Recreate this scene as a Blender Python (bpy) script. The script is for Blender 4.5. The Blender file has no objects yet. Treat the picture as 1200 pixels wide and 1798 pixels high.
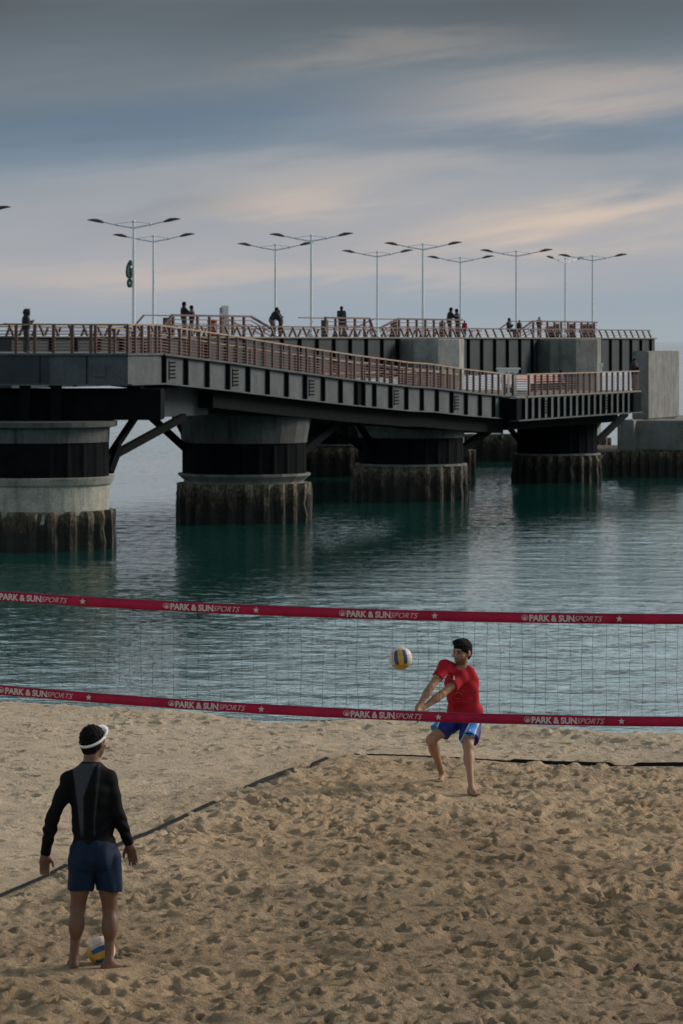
import bpy, bmesh, math, random
import numpy as np
from mathutils import Vector, Matrix

random.seed(7)
rng = np.random.default_rng(11)
C = bpy.context.scene.collection
scene = bpy.context.scene
R = math.radians

# ------------------------------------------------------------------ camera
F_PX, CX, HZ, EYE = 6500.0, 600.0, 598.0, 8.0
cam_d = bpy.data.cameras.new('camera')
cam = bpy.data.objects.new('camera', cam_d); C.objects.link(cam)
cam.location = (0, 0, EYE); cam.rotation_euler = (R(90), 0, 0)
cam_d.sensor_width = 36.0; cam_d.sensor_fit = 'AUTO'
cam_d.lens = F_PX / 1798.0 * 36.0
cam_d.shift_y = -(899.0 - HZ) / 1798.0
cam_d.clip_start = 0.5; cam_d.clip_end = 60000
cam_d.dof.use_dof = True; cam_d.dof.focus_distance = 34.0; cam_d.dof.aperture_fstop = 10.0
scene.camera = cam

# ------------------------------------------------------------------ world, sun, exposure
SUN_EL, SUN_AZ = 27.0, 68.0          # azimuth clockwise from the view direction
w = bpy.data.worlds.new('World'); scene.world = w; w.use_nodes = True
nt = w.node_tree; nt.nodes.clear()
def wn(t, **k):
    n = nt.nodes.new(t)
    for a, b in k.items(): setattr(n, a, b)
    return n
def lk(a, b): nt.links.new(a, b)
def srgb(r, g, b):
    f = lambda c: (c/255/12.92) if c/255 <= .04045 else ((c/255+.055)/1.055)**2.4
    return (f(r), f(g), f(b), 1)
def wmath(op, a, b=None, c=None, clamp=False):
    n = wn('ShaderNodeMath', operation=op, use_clamp=clamp)
    for i, v in enumerate((a, b, c)):
        if v is None: continue
        if isinstance(v, (int, float)): n.inputs[i].default_value = v
        else: lk(v, n.inputs[i])
    return n.outputs[0]
tc = wn('ShaderNodeTexCoord'); sep = wn('ShaderNodeSeparateXYZ'); lk(tc.outputs['Generated'], sep.inputs[0])
dx_, dy_, dz_ = sep.outputs
def cloud_noise(sx, sz, tilt, off, detail=4, rough=.5, dist=0.0):
    cx = wmath('MULTIPLY', dx_, sx); cy = wmath('MULTIPLY', dy_, sx)
    cz = wmath('ADD', wmath('MULTIPLY', dz_, sz), wmath('MULTIPLY', dx_, tilt))
    cb = wn('ShaderNodeCombineXYZ'); lk(wmath('ADD', cx, off), cb.inputs[0]); lk(cy, cb.inputs[1]); lk(cz, cb.inputs[2])
    n = wn('ShaderNodeTexNoise'); lk(cb.outputs[0], n.inputs['Vector'])
    n.inputs['Scale'].default_value = 1; n.inputs['Detail'].default_value = detail
    n.inputs['Roughness'].default_value = rough; n.inputs['Distortion'].default_value = dist
    return n.outputs[0]
def ramp(stops, fac, interp='EASE'):
    r = wn('ShaderNodeValToRGB'); cr = r.color_ramp; cr.interpolation = interp
    while len(cr.elements) > 1: cr.elements.remove(cr.elements[-1])
    cr.elements[0].position = stops[0][0]; cr.elements[0].color = stops[0][1]
    for p, c in stops[1:]:
        e = cr.elements.new(p); e.color = c
    lk(fac, r.inputs[0]); return r.outputs[0]
n1 = cloud_noise(7, 70, -7, 3.1, 4, .5, .4)
zw = wmath('ADD', dz_, wmath('MULTIPLY', wmath('SUBTRACT', n1, .5), .026))
zw = wmath('ADD', zw, wmath('MULTIPLY', dx_, -.05))
f10 = wmath('MULTIPLY', zw, 10.0, clamp=True)
def yz(y): return max(0, (598-y)/6500*10)
low = ramp([(yz(598), srgb(158,169,178)), (yz(545), srgb(152,165,177)), (yz(500), srgb(160,167,177)), (yz(455), srgb(166,168,175)),
            (yz(390), srgb(161,164,171)), (yz(320), srgb(149,157,167)), (yz(255), srgb(124,140,157)), (yz(190), srgb(106,125,145)),
            (yz(130), srgb(112,123,133)), (yz(60), srgb(96,106,115)), (.93, srgb(86,93,100)), (1.0, srgb(86,93,100))], f10, 'LINEAR')
xa = wmath('DIVIDE', dx_, wmath('MAXIMUM', dy_, .05)); za = wmath('DIVIDE', dz_, wmath('MAXIMUM', dy_, .05))
nw = cloud_noise(11, 60, -6, 9.3, 5, .55, .6); nwf = cloud_noise(26, 170, -20, 4.4, 4, .55, .5)
zaw = wmath('ADD', za, wmath('ADD', wmath('MULTIPLY', wmath('SUBTRACT', nw, .5), .020), wmath('MULTIPLY', wmath('SUBTRACT', nwf, .5), .010)))
def bank(px, py, wx, wy, slope, amp):
    """one soft cloud bank: where it stands in the sky (as seen from the beach), its breadth, height and slope"""
    X0, Z0 = (px-600)/6500, (598-py)/6500
    ux = wmath('SUBTRACT', xa, X0); u = wmath('MULTIPLY', ux, 6500/wx)
    v = wmath('MULTIPLY', wmath('SUBTRACT', zaw, wmath('ADD', wmath('MULTIPLY', ux, slope), Z0)), 6500/wy)
    q = wmath('ADD', wmath('MULTIPLY', u, u), wmath('MULTIPLY', v, v))
    return wmath('MULTIPLY', wmath('EXPONENT', wmath('MULTIPLY', q, -1.0)), amp)
def banks(L):
    o = None
    for a in L:
        g = bank(*a); o = g if o is None else wmath('ADD', o, g)
    return wmath('MULTIPLY', o, 1.0, clamp=True)
warm = banks([(1010,168,350,40,.10,.52),(640,305,430,42,.05,.30),(470,358,160,22,.12,.55),(1010,388,270,34,.09,.95),(260,470,320,24,0,.35),(720,478,260,18,0,.3),(680,98,230,24,.1,.25)])
blue = banks([(250,205,460,52,.02,.75),(330,372,150,18,.15,.45),(1110,245,190,34,.08,.40),(800,252,320,20,.03,.45),(1150,310,120,20,.05,.3),(80,330,140,24,0,.2)])
warm = wmath('MULTIPLY', warm, wmath('ADD', .45, wmath('MULTIPLY', nw, 1.1)), clamp=True)
mx = wn('ShaderNodeMix', data_type='RGBA'); lk(warm, mx.inputs[0]); lk(low, mx.inputs[6]); mx.inputs[7].default_value = srgb(212,193,178)
mx2 = wn('ShaderNodeMix', data_type='RGBA'); lk(wmath('MULTIPLY', blue, .58), mx2.inputs[0]); lk(mx.outputs[2], mx2.inputs[6]); mx2.inputs[7].default_value = srgb(92,112,132)
# overcast vault above the low cloud bank
n4 = cloud_noise(3, 5, 0, 1.7, 5, .55, .3)
high = ramp([(.25, srgb(150,172,182)), (.5, srgb(186,206,213)), (.75, srgb(218,228,229))], n4, 'LINEAR')
hm = wn('ShaderNodeMapRange'); hm.interpolation_type = 'SMOOTHSTEP'; lk(dz_, hm.inputs[0]); hm.inputs[1].default_value = .090; hm.inputs[2].default_value = .115
mx3 = wn('ShaderNodeMix', data_type='RGBA'); lk(hm.outputs[0], mx3.inputs[0]); lk(mx2.outputs[2], mx3.inputs[6]); lk(high, mx3.inputs[7])
# unseen sky shaped for the light: bright belt for the water, dimmed overhead
zr = ramp([(0, (1,1,1,1)), (.09, (1.0,)*3+(1,)), (.125, (1.5,)*3+(1,)), (.30, (1.35,)*3+(1,)), (.48, (.40,)*3+(1,)), (1, (.26,)*3+(1,))], dz_, 'LINEAR')
mxz = wn('ShaderNodeMix', data_type='RGBA', blend_type='MULTIPLY'); mxz.inputs[0].default_value = 1; lk(mx3.outputs[2], mxz.inputs[6]); lk(zr, mxz.inputs[7])
sc10 = wn('ShaderNodeVectorMath', operation='SCALE'); lk(mxz.outputs[2], sc10.inputs[0]); sc10.inputs['Scale'].default_value = 9.3
sky = wn('ShaderNodeTexSky'); sky.sky_type = 'NISHITA'; sky.sun_disc = False
sky.sun_elevation = R(SUN_EL); sky.sun_rotation = R(SUN_AZ)
mx4 = wn('ShaderNodeMix', data_type='RGBA'); mx4.inputs[0].default_value = .96; lk(sky.outputs[0], mx4.inputs[6]); lk(sc10.outputs[0], mx4.inputs[7])
bg = wn('ShaderNodeBackground'); bg.inputs['Strength'].default_value = 0.1; lk(mx4.outputs[2], bg.inputs['Color'])
ow = wn('ShaderNodeOutputWorld'); lk(bg.outputs[0], ow.inputs[0])

sd = bpy.data.lights.new('sun', 'SUN'); sd.energy = 2.7; sd.angle = R(24); sd.color = (1.0, .90, .78)
so = bpy.data.objects.new('sun', sd); C.objects.link(so)
sv = Vector((math.sin(R(SUN_AZ))*math.cos(R(SUN_EL)), math.cos(R(SUN_AZ))*math.cos(R(SUN_EL)), math.sin(R(SUN_EL))))
so.rotation_euler = sv.to_track_quat('Z', 'Y').to_euler(); so.location = (30, 10, 40)
vs = scene.view_settings; vs.view_transform = 'Standard'; vs.look = 'None'; vs.exposure = 0.1; vs.gamma = 1.0
scene.cycles.max_bounces = 6

# ------------------------------------------------------------------ helpers
def P(px, Y, py): return Vector(((px-CX)/F_PX*Y, Y, EYE-(py-HZ)/F_PX*Y))
def mat(name, col, rough=.7, metal=0.0, var=0.0, vscale=4.0, bump=0.0, bscale=30.0, attr=None, stretch=None, spec=.5, col2=None):
    m = bpy.data.materials.new(name); m.use_nodes = True; t = m.node_tree; b = t.nodes['Principled BSDF']
    b.inputs['Roughness'].default_value = rough; b.inputs['Metallic'].default_value = metal
    b.inputs['Specular IOR Level'].default_value = spec
    c = (*col, 1); b.inputs['Base Color'].default_value = c
    co = t.nodes.new('ShaderNodeTexCoord'); vec = co.outputs['Object']
    if stretch:
        mp = t.nodes.new('ShaderNodeMapping'); mp.inputs['Scale'].default_value = stretch; t.links.new(vec, mp.inputs[0]); vec = mp.outputs[0]
    src = None
    if attr:
        a = t.nodes.new('ShaderNodeAttribute'); a.attribute_name = attr; src = a.outputs['Color']
    if var:
        n = t.nodes.new('ShaderNodeTexNoise'); n.inputs['Scale'].default_value = vscale; n.inputs['Detail'].default_value = 6; n.inputs['Roughness'].default_value = .6
        t.links.new(vec, n.inputs['Vector'])
        mr = t.nodes.new('ShaderNodeMapRange'); mr.inputs[1].default_value = .3; mr.inputs[2].default_value = .7
        t.links.new(n.outputs[0], mr.inputs[0])
        mix = t.nodes.new('ShaderNodeMix'); mix.data_type = 'RGBA'
        t.links.new(mr.outputs[0], mix.inputs[0])
        d = [max(0, x*(1-var)) for x in col]; l = [min(1, x*(1+var)) for x in col]
        if src is None:
            mix.inputs[6].default_value = (*(col2 if col2 else d), 1); mix.inputs[7].default_value = (*l, 1); src = mix.outputs[2]
        else:
            mu = t.nodes.new('ShaderNodeMix'); mu.data_type = 'RGBA'; mu.blend_type = 'MULTIPLY'; mu.inputs[0].default_value = 1
            mix.inputs[6].default_value = (1-var,)*3+(1,); mix.inputs[7].default_value = (1+var*.3,)*3+(1,)
            t.links.new(src, mu.inputs[6]); t.links.new(mix.outputs[2], mu.inputs[7]); src = mu.outputs[2]
    if src is not None: t.links.new(src, b.inputs['Base Color'])
    if bump:
        n = t.nodes.new('ShaderNodeTexNoise'); n.inputs['Scale'].default_value = bscale; n.inputs['Detail'].default_value = 5
        t.links.new(vec, n.inputs['Vector'])
        bp = t.nodes.new('ShaderNodeBump'); bp.inputs['Strength'].default_value = bump; bp.inputs['Distance'].default_value = .02
        t.links.new(n.outputs[0], bp.inputs['Height']); t.links.new(bp.outputs[0], b.inputs['Normal'])
    return m
def setp(o, label=None, cat=None, group=None, kind=None):
    if label: o['label'] = label
    if cat: o['category'] = cat
    if group: o['group'] = group
    if kind: o['kind'] = kind
    return o
def thing(name, label, cat, loc=(0,0,0), group=None, rz=0.0):
    o = bpy.data.objects.new(name, None); o.empty_display_size = .2; C.objects.link(o)
    o.location = loc; o.rotation_euler = (0, 0, rz)
    return setp(o, label, cat, group, 'thing')
def link_mesh(name, me, m, parent=None, smooth=False):
    o = bpy.data.objects.new(name, me); C.objects.link(o)
    if m is not None:
        for x in (m if isinstance(m, (list, tuple)) else [m]): me.materials.append(x)
    if parent is not None: o.parent = parent
    if smooth: me.polygons.foreach_set('use_smooth', np.ones(len(me.polygons), bool))
    return o
class MB:
    """collects plain shapes into one mesh; coordinates relative to off"""
    def __init__(s, off=(0,0,0)): s.v = []; s.f = []; s.off = Vector(off); s.mi = []
    def poly(s, vs, fs, mi=0):
        b = len(s.v); s.v += [tuple(Vector(x)-s.off) for x in vs]; s.f += [tuple(b+i for i in f) for f in fs]; s.mi += [mi]*len(fs)
    def box8(s, p, mi=0): s.poly(p, [(0,3,2,1),(4,5,6,7),(0,1,5,4),(1,2,6,5),(2,3,7,6),(3,0,4,7)], mi)
    def box(s, c, size, ax=None, mi=0):
        """size along ax rows (x,y,z axes)"""
        c = Vector(c); A = [Vector(a) for a in (ax or ((1,0,0),(0,1,0),(0,0,1)))]
        h = [A[i]*size[i]/2 for i in range(3)]
        s.box8([c-h[0]-h[1]-h[2], c+h[0]-h[1]-h[2], c+h[0]+h[1]-h[2], c-h[0]+h[1]-h[2], c-h[0]-h[1]+h[2], c+h[0]-h[1]+h[2], c+h[0]+h[1]+h[2], c-h[0]+h[1]+h[2]], mi)
    def bar(s, a, b, wd, ht=None, up=(0,0,1), mi=0):
        a = Vector(a); b = Vector(b); d = (b-a); L = d.length; d.normalize()
        up = Vector(up); x = d.cross(up)
        if x.length < 1e-4: x = d.cross(Vector((1,0,0)))
        x.normalize(); y = x.cross(d)
        s.box((a+b)/2, (wd, L, ht or wd), (x, d, y), mi)
    def tube(s, pts, rad, n=6, mi=0):
        pts = [Vector(p) for p in pts]; rr = rad if isinstance(rad, (list, tuple)) else [rad]*len(pts); vs = []; fs = []
        for i, p in enumerate(pts):
            d = (pts[min(i+1, len(pts)-1)]-pts[max(i-1, 0)]).normalized()
            x = d.cross(Vector((0,0,1)))
            if x.length < 1e-3: x = d.cross(Vector((0,1,0)))
            x.normalize(); y = x.cross(d)
            for k in range(n):
                a = 2*math.pi*k/n; vs.append(p+(x*math.cos(a)+y*math.sin(a))*rr[i])
        for i in range(len(pts)-1):
            for k in range(n): fs.append((i*n+k, i*n+(k+1)%n, (i+1)*n+(k+1)%n, (i+1)*n+k))
        fs.append(tuple(range(n))); fs.append(tuple(range((len(pts)-1)*n+n-1, (len(pts)-1)*n-1, -1)))
        s.poly(vs, fs, mi)
    def lathe(s, prof, c=(0,0,0), n=40, rfun=None, cap=True, mi=0):
        c = Vector(c); vs = []; fs = []
        for r, z in prof:
            for k in range(n):
                a = 2*math.pi*k/n; q = r if rfun is None else rfun(r, z, a)
                vs.append(c+Vector((q*math.cos(a), q*math.sin(a), z)))
        for i in range(len(prof)-1):
            for k in range(n): fs.append((i*n+k, i*n+(k+1)%n, (i+1)*n+(k+1)%n, (i+1)*n+k))
        if cap: fs.append(tuple(range(n-1, -1, -1))); fs.append(tuple(range((len(prof)-1)*n, len(prof)*n)))
        s.poly(vs, fs, mi)
    def loft(s, secs, closed_sec=True, mi=0):
        m = len(secs[0]); vs = [p for q in secs for p in q]; fs = []
        for i in range(len(secs)-1):
            for k in range(m if closed_sec else m-1): fs.append((i*m+k, i*m+(k+1)%m, (i+1)*m+(k+1)%m, (i+1)*m+k))
        if closed_sec: fs.append(tuple(range(m-1, -1, -1))); fs.append(tuple(range((len(secs)-1)*m, len(secs)*m)))
        s.poly(vs, fs, mi)
    def build(s, name, m, parent=None, smooth=False, bevel=0):
        me = bpy.data.meshes.new(name); me.from_pydata(s.v, [], s.f)
        bm = bmesh.new(); bm.from_mesh(me); bmesh.ops.recalc_face_normals(bm, faces=bm.faces[:])
        if bevel: bmesh.ops.bevel(bm, geom=bm.edges[:], offset=bevel, segments=2, affect='EDGES', clamp_overlap=True)
        bm.to_mesh(me); bm.free()
        if any(s.mi) and not bevel: me.polygons.foreach_set('material_index', np.array(s.mi, np.int32))
        me.update(); o = link_mesh(name, me, m, parent, smooth); return o
def grid_mesh(name, X, Y, Z):
    ny, nx = Z.shape; v = np.empty((ny, nx, 3), np.float32); v[..., 0] = X[None, :]; v[..., 1] = Y[:, None]; v[..., 2] = Z
    i = np.arange(ny*nx, dtype=np.int32).reshape(ny, nx)
    q = np.stack([i[:-1, :-1], i[:-1, 1:], i[1:, 1:], i[1:, :-1]], -1).reshape(-1, 4)
    me = bpy.data.meshes.new(name); me.vertices.add(ny*nx); me.vertices.foreach_set('co', v.ravel())
    me.loops.add(q.size); me.loops.foreach_set('vertex_index', q.ravel()); me.polygons.add(len(q))
    me.polygons.foreach_set('loop_start', np.arange(0, q.size, 4, dtype=np.int32))
    me.polygons.foreach_set('use_smooth', np.ones(len(q), bool)); me.update(calc_edges=True); return me
def add_attr(me, name, rgb):
    a = me.color_attributes.new(name, 'FLOAT_COLOR', 'POINT'); n = len(me.vertices)
    c = np.ones((n, 4), np.float32); c[:, :3] = rgb; a.data.foreach_set('color', c.ravel())
def copy_tree(o, parent=None):
    c = o.copy(); C.objects.link(c)
    if parent is not None: c.parent = parent
    for ch in list(o.children): copy_tree(ch, c)
    return c

# ------------------------------------------------------------------ materials
M = {}
M['steel'] = mat('painted_steel', (.105,.120,.132), .6, var=.18, vscale=1.2, bump=.05, bscale=8)
M['steel_dark'] = mat('dark_steel', (.0045,.0055,.007), .85, var=.35, vscale=2, spec=.06)  # dark steel, deepened further to carry the deck's shadow on the shafts
M['steel_mid'] = mat('dark_blue_and_shade_steel', (.034,.041,.047), .65, var=.22, vscale=1.0, bump=.05, bscale=8, spec=.2)  # upper girder's own dark blue; also carries the approach edge's painted shade
M['deck'] = mat('deck_planks', (.16,.14,.12), .8, var=.25, vscale=3)
M['rail'] = mat('red_brown_paint', (.095,.040,.032), .6, var=.25, vscale=8)
M['rail_dark'] = mat('dark_brown_paint', (.075,.035,.028), .6, var=.25, vscale=8)
M['wood'] = mat('handrail_wood', (.30,.20,.135), .55, var=.25, vscale=5)
M['lamp'] = mat('galvanised', (.70,.73,.76), .5, var=.08)
M['lamphead'] = mat('lamp_head_grey', (.05,.055,.06), .45)
M['white'] = mat('white_paint', (.72,.72,.70), .5, var=.06, vscale=6)
M['red_bin'] = mat('orange_red_plastic', (.38,.06,.03), .5, var=.15)
M['green'] = mat('green_sign', (.004,.06,.04), .4)
M['grey_print'] = mat('grey_print', (.2,.2,.2), .6)
def concrete(name, col, dark):
    m = bpy.data.materials.new(name); m.use_nodes = True; t = m.node_tree; b = t.nodes['Principled BSDF']; b.inputs['Roughness'].default_value = .9
    co = t.nodes.new('ShaderNodeTexCoord')
    def ns(scale, st, det=6, ro=.6):
        mp = t.nodes.new('ShaderNodeMapping'); mp.inputs['Scale'].default_value = st; t.links.new(co.outputs['Object'], mp.inputs[0])
        n = t.nodes.new('ShaderNodeTexNoise'); n.inputs['Scale'].default_value = scale; n.inputs['Detail'].default_value = det; n.inputs['Roughness'].default_value = ro
        t.links.new(mp.outputs[0], n.inputs['Vector']); return n.outputs[0]
    a = ns(1.0, (1,1,1)); s = ns(3.0, (1,1,.12)); g = ns(14, (1,1,1))
    def mr(x, lo, hi):
        r = t.nodes.new('ShaderNodeMapRange'); r.inputs[1].default_value = lo; r.inputs[2].default_value = hi; t.links.new(x, r.inputs[0]); return r.outputs[0]
    m1 = t.nodes.new('ShaderNodeMix'); m1.data_type = 'RGBA'; t.links.new(mr(a, .35, .65), m1.inputs[0]); m1.inputs[6].default_value = (*[c*.62 for c in col], 1); m1.inputs[7].default_value = (*col, 1)
    m2 = t.nodes.new('ShaderNodeMix'); m2.data_type = 'RGBA'; t.links.new(mr(s, .52, .78), m2.inputs[0]); t.links.new(m1.outputs[2], m2.inputs[6]); m2.inputs[7].default_value = (*dark, 1)
    m3 = t.nodes.new('ShaderNodeMix'); m3.data_type = 'RGBA'; m3.blend_type = 'MULTIPLY'; m3.inputs[0].default_value = .5; t.links.new(m2.outputs[2], m3.inputs[6])
    rr = mr(g, .2, .7); t.links.new(rr, m3.inputs[7]); t.links.new(m3.outputs[2], b.inputs['Base Color'])
    bp = t.nodes.new('ShaderNodeBump'); bp.inputs['Strength'].default_value = .3; bp.inputs['Distance'].default_value = .03; t.links.new(g, bp.inputs['Height']); t.links.new(bp.outputs[0], b.inputs['Normal'])
    return m
M['conc'] = concrete('weathered_concrete', (.42,.41,.39), (.14,.135,.12))
M['conc_pale'] = concrete('pale_stained_concrete', (.50,.49,.42), (.16,.145,.10))
M['conc_mid'] = concrete('grey_concrete', (.27,.268,.255), (.09,.085,.075))
M['steel'] = concrete('painted_streaked_steel', (.118,.134,.147), (.078,.078,.076))
M['conc_dark'] = concrete('shaded_grey_concrete', (.115,.118,.117), (.035,.035,.033))  # the deck's shadow over the caps is put into this colour
def piles():
    m = bpy.data.materials.new('barnacled_sheet_pile'); m.use_nodes = True; t = m.node_tree; b = t.nodes['Principled BSDF']; b.inputs['Roughness'].default_value = .85
    co = t.nodes.new('ShaderNodeTexCoord'); sp = t.nodes.new('ShaderNodeSeparateXYZ'); t.links.new(co.outputs['Object'], sp.inputs[0])
    mp = t.nodes.new('ShaderNodeMapping'); mp.inputs['Scale'].default_value = (1.8,1.8,.8); t.links.new(co.outputs['Object'], mp.inputs[0])
    n = t.nodes.new('ShaderNodeTexNoise'); n.inputs['Scale'].default_value = 2.4; n.inputs['Detail'].default_value = 7; n.inputs['Roughness'].default_value = .65; t.links.new(mp.outputs[0], n.inputs['Vector'])
    ad = t.nodes.new('ShaderNodeMath'); ad.operation = 'MULTIPLY_ADD'; t.links.new(n.outputs[0], ad.inputs[0]); ad.inputs[1].default_value = 2.6; t.links.new(sp.outputs[2], ad.inputs[2])
    r = t.nodes.new('ShaderNodeValToRGB'); cr = r.color_ramp
    st = [(.20,(.010,.012,.010)),(.45,(.022,.022,.017)),(.60,(.018,.016,.013)),(.74,(.036,.027,.020)),(.80,(.11,.085,.055)),(.84,(.030,.023,.018)),(.93,(.25,.20,.135)),(.96,(.05,.038,.027)),(1.0,(.12,.095,.065))]
    while len(cr.elements) > 1: cr.elements.remove(cr.elements[-1])
    cr.elements[0].position = st[0][0]; cr.elements[0].color = (*st[0][1], 1)
    for p, c in st[1:]: cr.elements.new(p).color = (*c, 1)
    dv = t.nodes.new('ShaderNodeMath'); dv.operation = 'DIVIDE'; dv.inputs[1].default_value = 3.15; t.links.new(ad.outputs[0], dv.inputs[0]); t.links.new(dv.outputs[0], r.inputs[0]); t.links.new(r.outputs[0], b.inputs['Base Color'])
    bp = t.nodes.new('ShaderNodeBump'); bp.inputs['Strength'].default_value = .8; bp.inputs['Distance'].default_value = .08
    n2 = t.nodes.new('ShaderNodeTexNoise'); n2.inputs['Scale'].default_value = 6; n2.inputs['Detail'].default_value = 6; t.links.new(co.outputs['Object'], n2.inputs['Vector'])
    t.links.new(n2.outputs[0], bp.inputs['Height']); t.links.new(bp.outputs[0], b.inputs['Normal'])
    return m
M['pile'] = piles()

# ------------------------------------------------------------------ water
def make_water():
    xs = np.concatenate([-np.geomspace(9000, 60, 30), np.arange(-55, -18, 1.2), np.arange(-17.5, 22, .11), np.arange(22.5, 60, 1.2), np.geomspace(63, 9000, 30)])
    ys = [38.0]
    while ys[-1] < 340: ys.append(ys[-1]+max(.13, .0011*ys[-1]) if ys[-1] > 60 else ys[-1]+.5)
    ys = np.concatenate([np.array(ys), np.geomspace(ys[-1]+2, 16000, 60)])
    X, Y = np.meshgrid(xs.astype(np.float32), ys.astype(np.float32))
    Z = np.zeros_like(X)
    for i in range(110):
        L = 10**rng.uniform(math.log10(.34), math.log10(4.5)); th = rng.normal(R(-97), R(60)); k = 2*math.pi/L
        a = .0078*L**.60*rng.uniform(.4, 1.2)*.37
        ph = rng.uniform(0, 6.28)
        q = k*(X*math.cos(th)+Y*math.sin(th))+ph
        Z += a*(np.sin(q)+.36*np.sin(2*q+1.57))
    # gusts: slicker patches lie between rippled ones
    g = .62+.38*np.sin(X*.11+Y*.045+1.0)*np.sin(Y*.083-X*.03+.6)
    calm = 1.0/(1.0+np.exp((Y-100.0)/8.0))      # open water before the pier is choppier than its lee
    Z *= np.clip(g, .25, 1)*(.34+.66*calm)
    Z *= np.clip((900-Y)/600, 0, 1)*np.clip((60-np.abs(X))/25, 0, 1)
    me = grid_mesh('sea_water', xs, ys, Z)
    m = bpy.data.materials.new('sea_water'); m.use_nodes = True; t = m.node_tree; b = t.nodes['Principled BSDF']
    b.inputs['Base Color'].default_value = (.003,.050,.043,1); b.inputs['Roughness'].default_value = .04; b.inputs['IOR'].default_value = 1.33
    co = t.nodes.new('ShaderNodeTexCoord')
    def ns(sx, sy, det):
        mp = t.nodes.new('ShaderNodeMapping'); mp.inputs['Scale'].default_value = (sx, sy, 1); t.links.new(co.outputs['Object'], mp.inputs[0])
        n = t.nodes.new('ShaderNodeTexNoise'); n.inputs['Scale'].default_value = 1; n.inputs['Detail'].default_value = det; t.links.new(mp.outputs[0], n.inputs['Vector']); return n.outputs[0]
    b1 = t.nodes.new('ShaderNodeBump'); b1.inputs['Strength'].default_value = .5; b1.inputs['Distance'].default_value = .045; t.links.new(ns(2.6, 4.2, 3), b1.inputs['Height'])
    b2 = t.nodes.new('ShaderNodeBump'); b2.inputs['Strength'].default_value = .22; b2.inputs['Distance'].default_value = .25; t.links.new(ns(.35, .6, 3), b2.inputs['Height']); t.links.new(b1.outputs[0], b2.inputs['Normal'])
    t.links.new(b2.outputs[0], b.inputs['Normal'])
    o = link_mesh('sea_water', me, m); setp(o, kind='structure')
make_water()

# ------------------------------------------------------------------ sand
SAND = 3.45
def smooth_field(shape, sig):
    ny, nx = shape; f = np.fft.rfft2(rng.standard_normal(shape))
    ky = np.fft.fftfreq(ny)[:, None]; kx = np.fft.rfftfreq(nx)[None, :]
    f *= np.exp(-2*(math.pi**2)*((ky*sig[0])**2+(kx*sig[1])**2))
    g = np.fft.irfft2(f, s=shape); return (g/g.std()).astype(np.float32)
sx_in = np.arange(-6.4, 6.4, .017); sy_in = np.arange(23.0, 49.0, .025)
sxs = np.concatenate([-np.geomspace(150, 6.5, 60), sx_in, np.geomspace(6.5, 150, 60)])
sys_ = np.concatenate([np.linspace(-60, 22.9, 70), sy_in, np.arange(49.1, 70, .4)])
def side_dist(X, Y):
    """>0 inside the court (right of the side line, near side of the base line)"""
    a = np.array((-2.79, 30.18)); c = np.array((-.19, 40.45)); d = (c-a)/np.linalg.norm(c-a)
    s1 = (X-a[0])*d[1]-(Y-a[1])*d[0]
    b = np.array((3.64, 39.44)); e = (b-c)/np.linalg.norm(b-c)
    s2 = (X-c[0])*e[1]-(Y-c[1])*e[0]
    return np.minimum(s1, s2)
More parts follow.
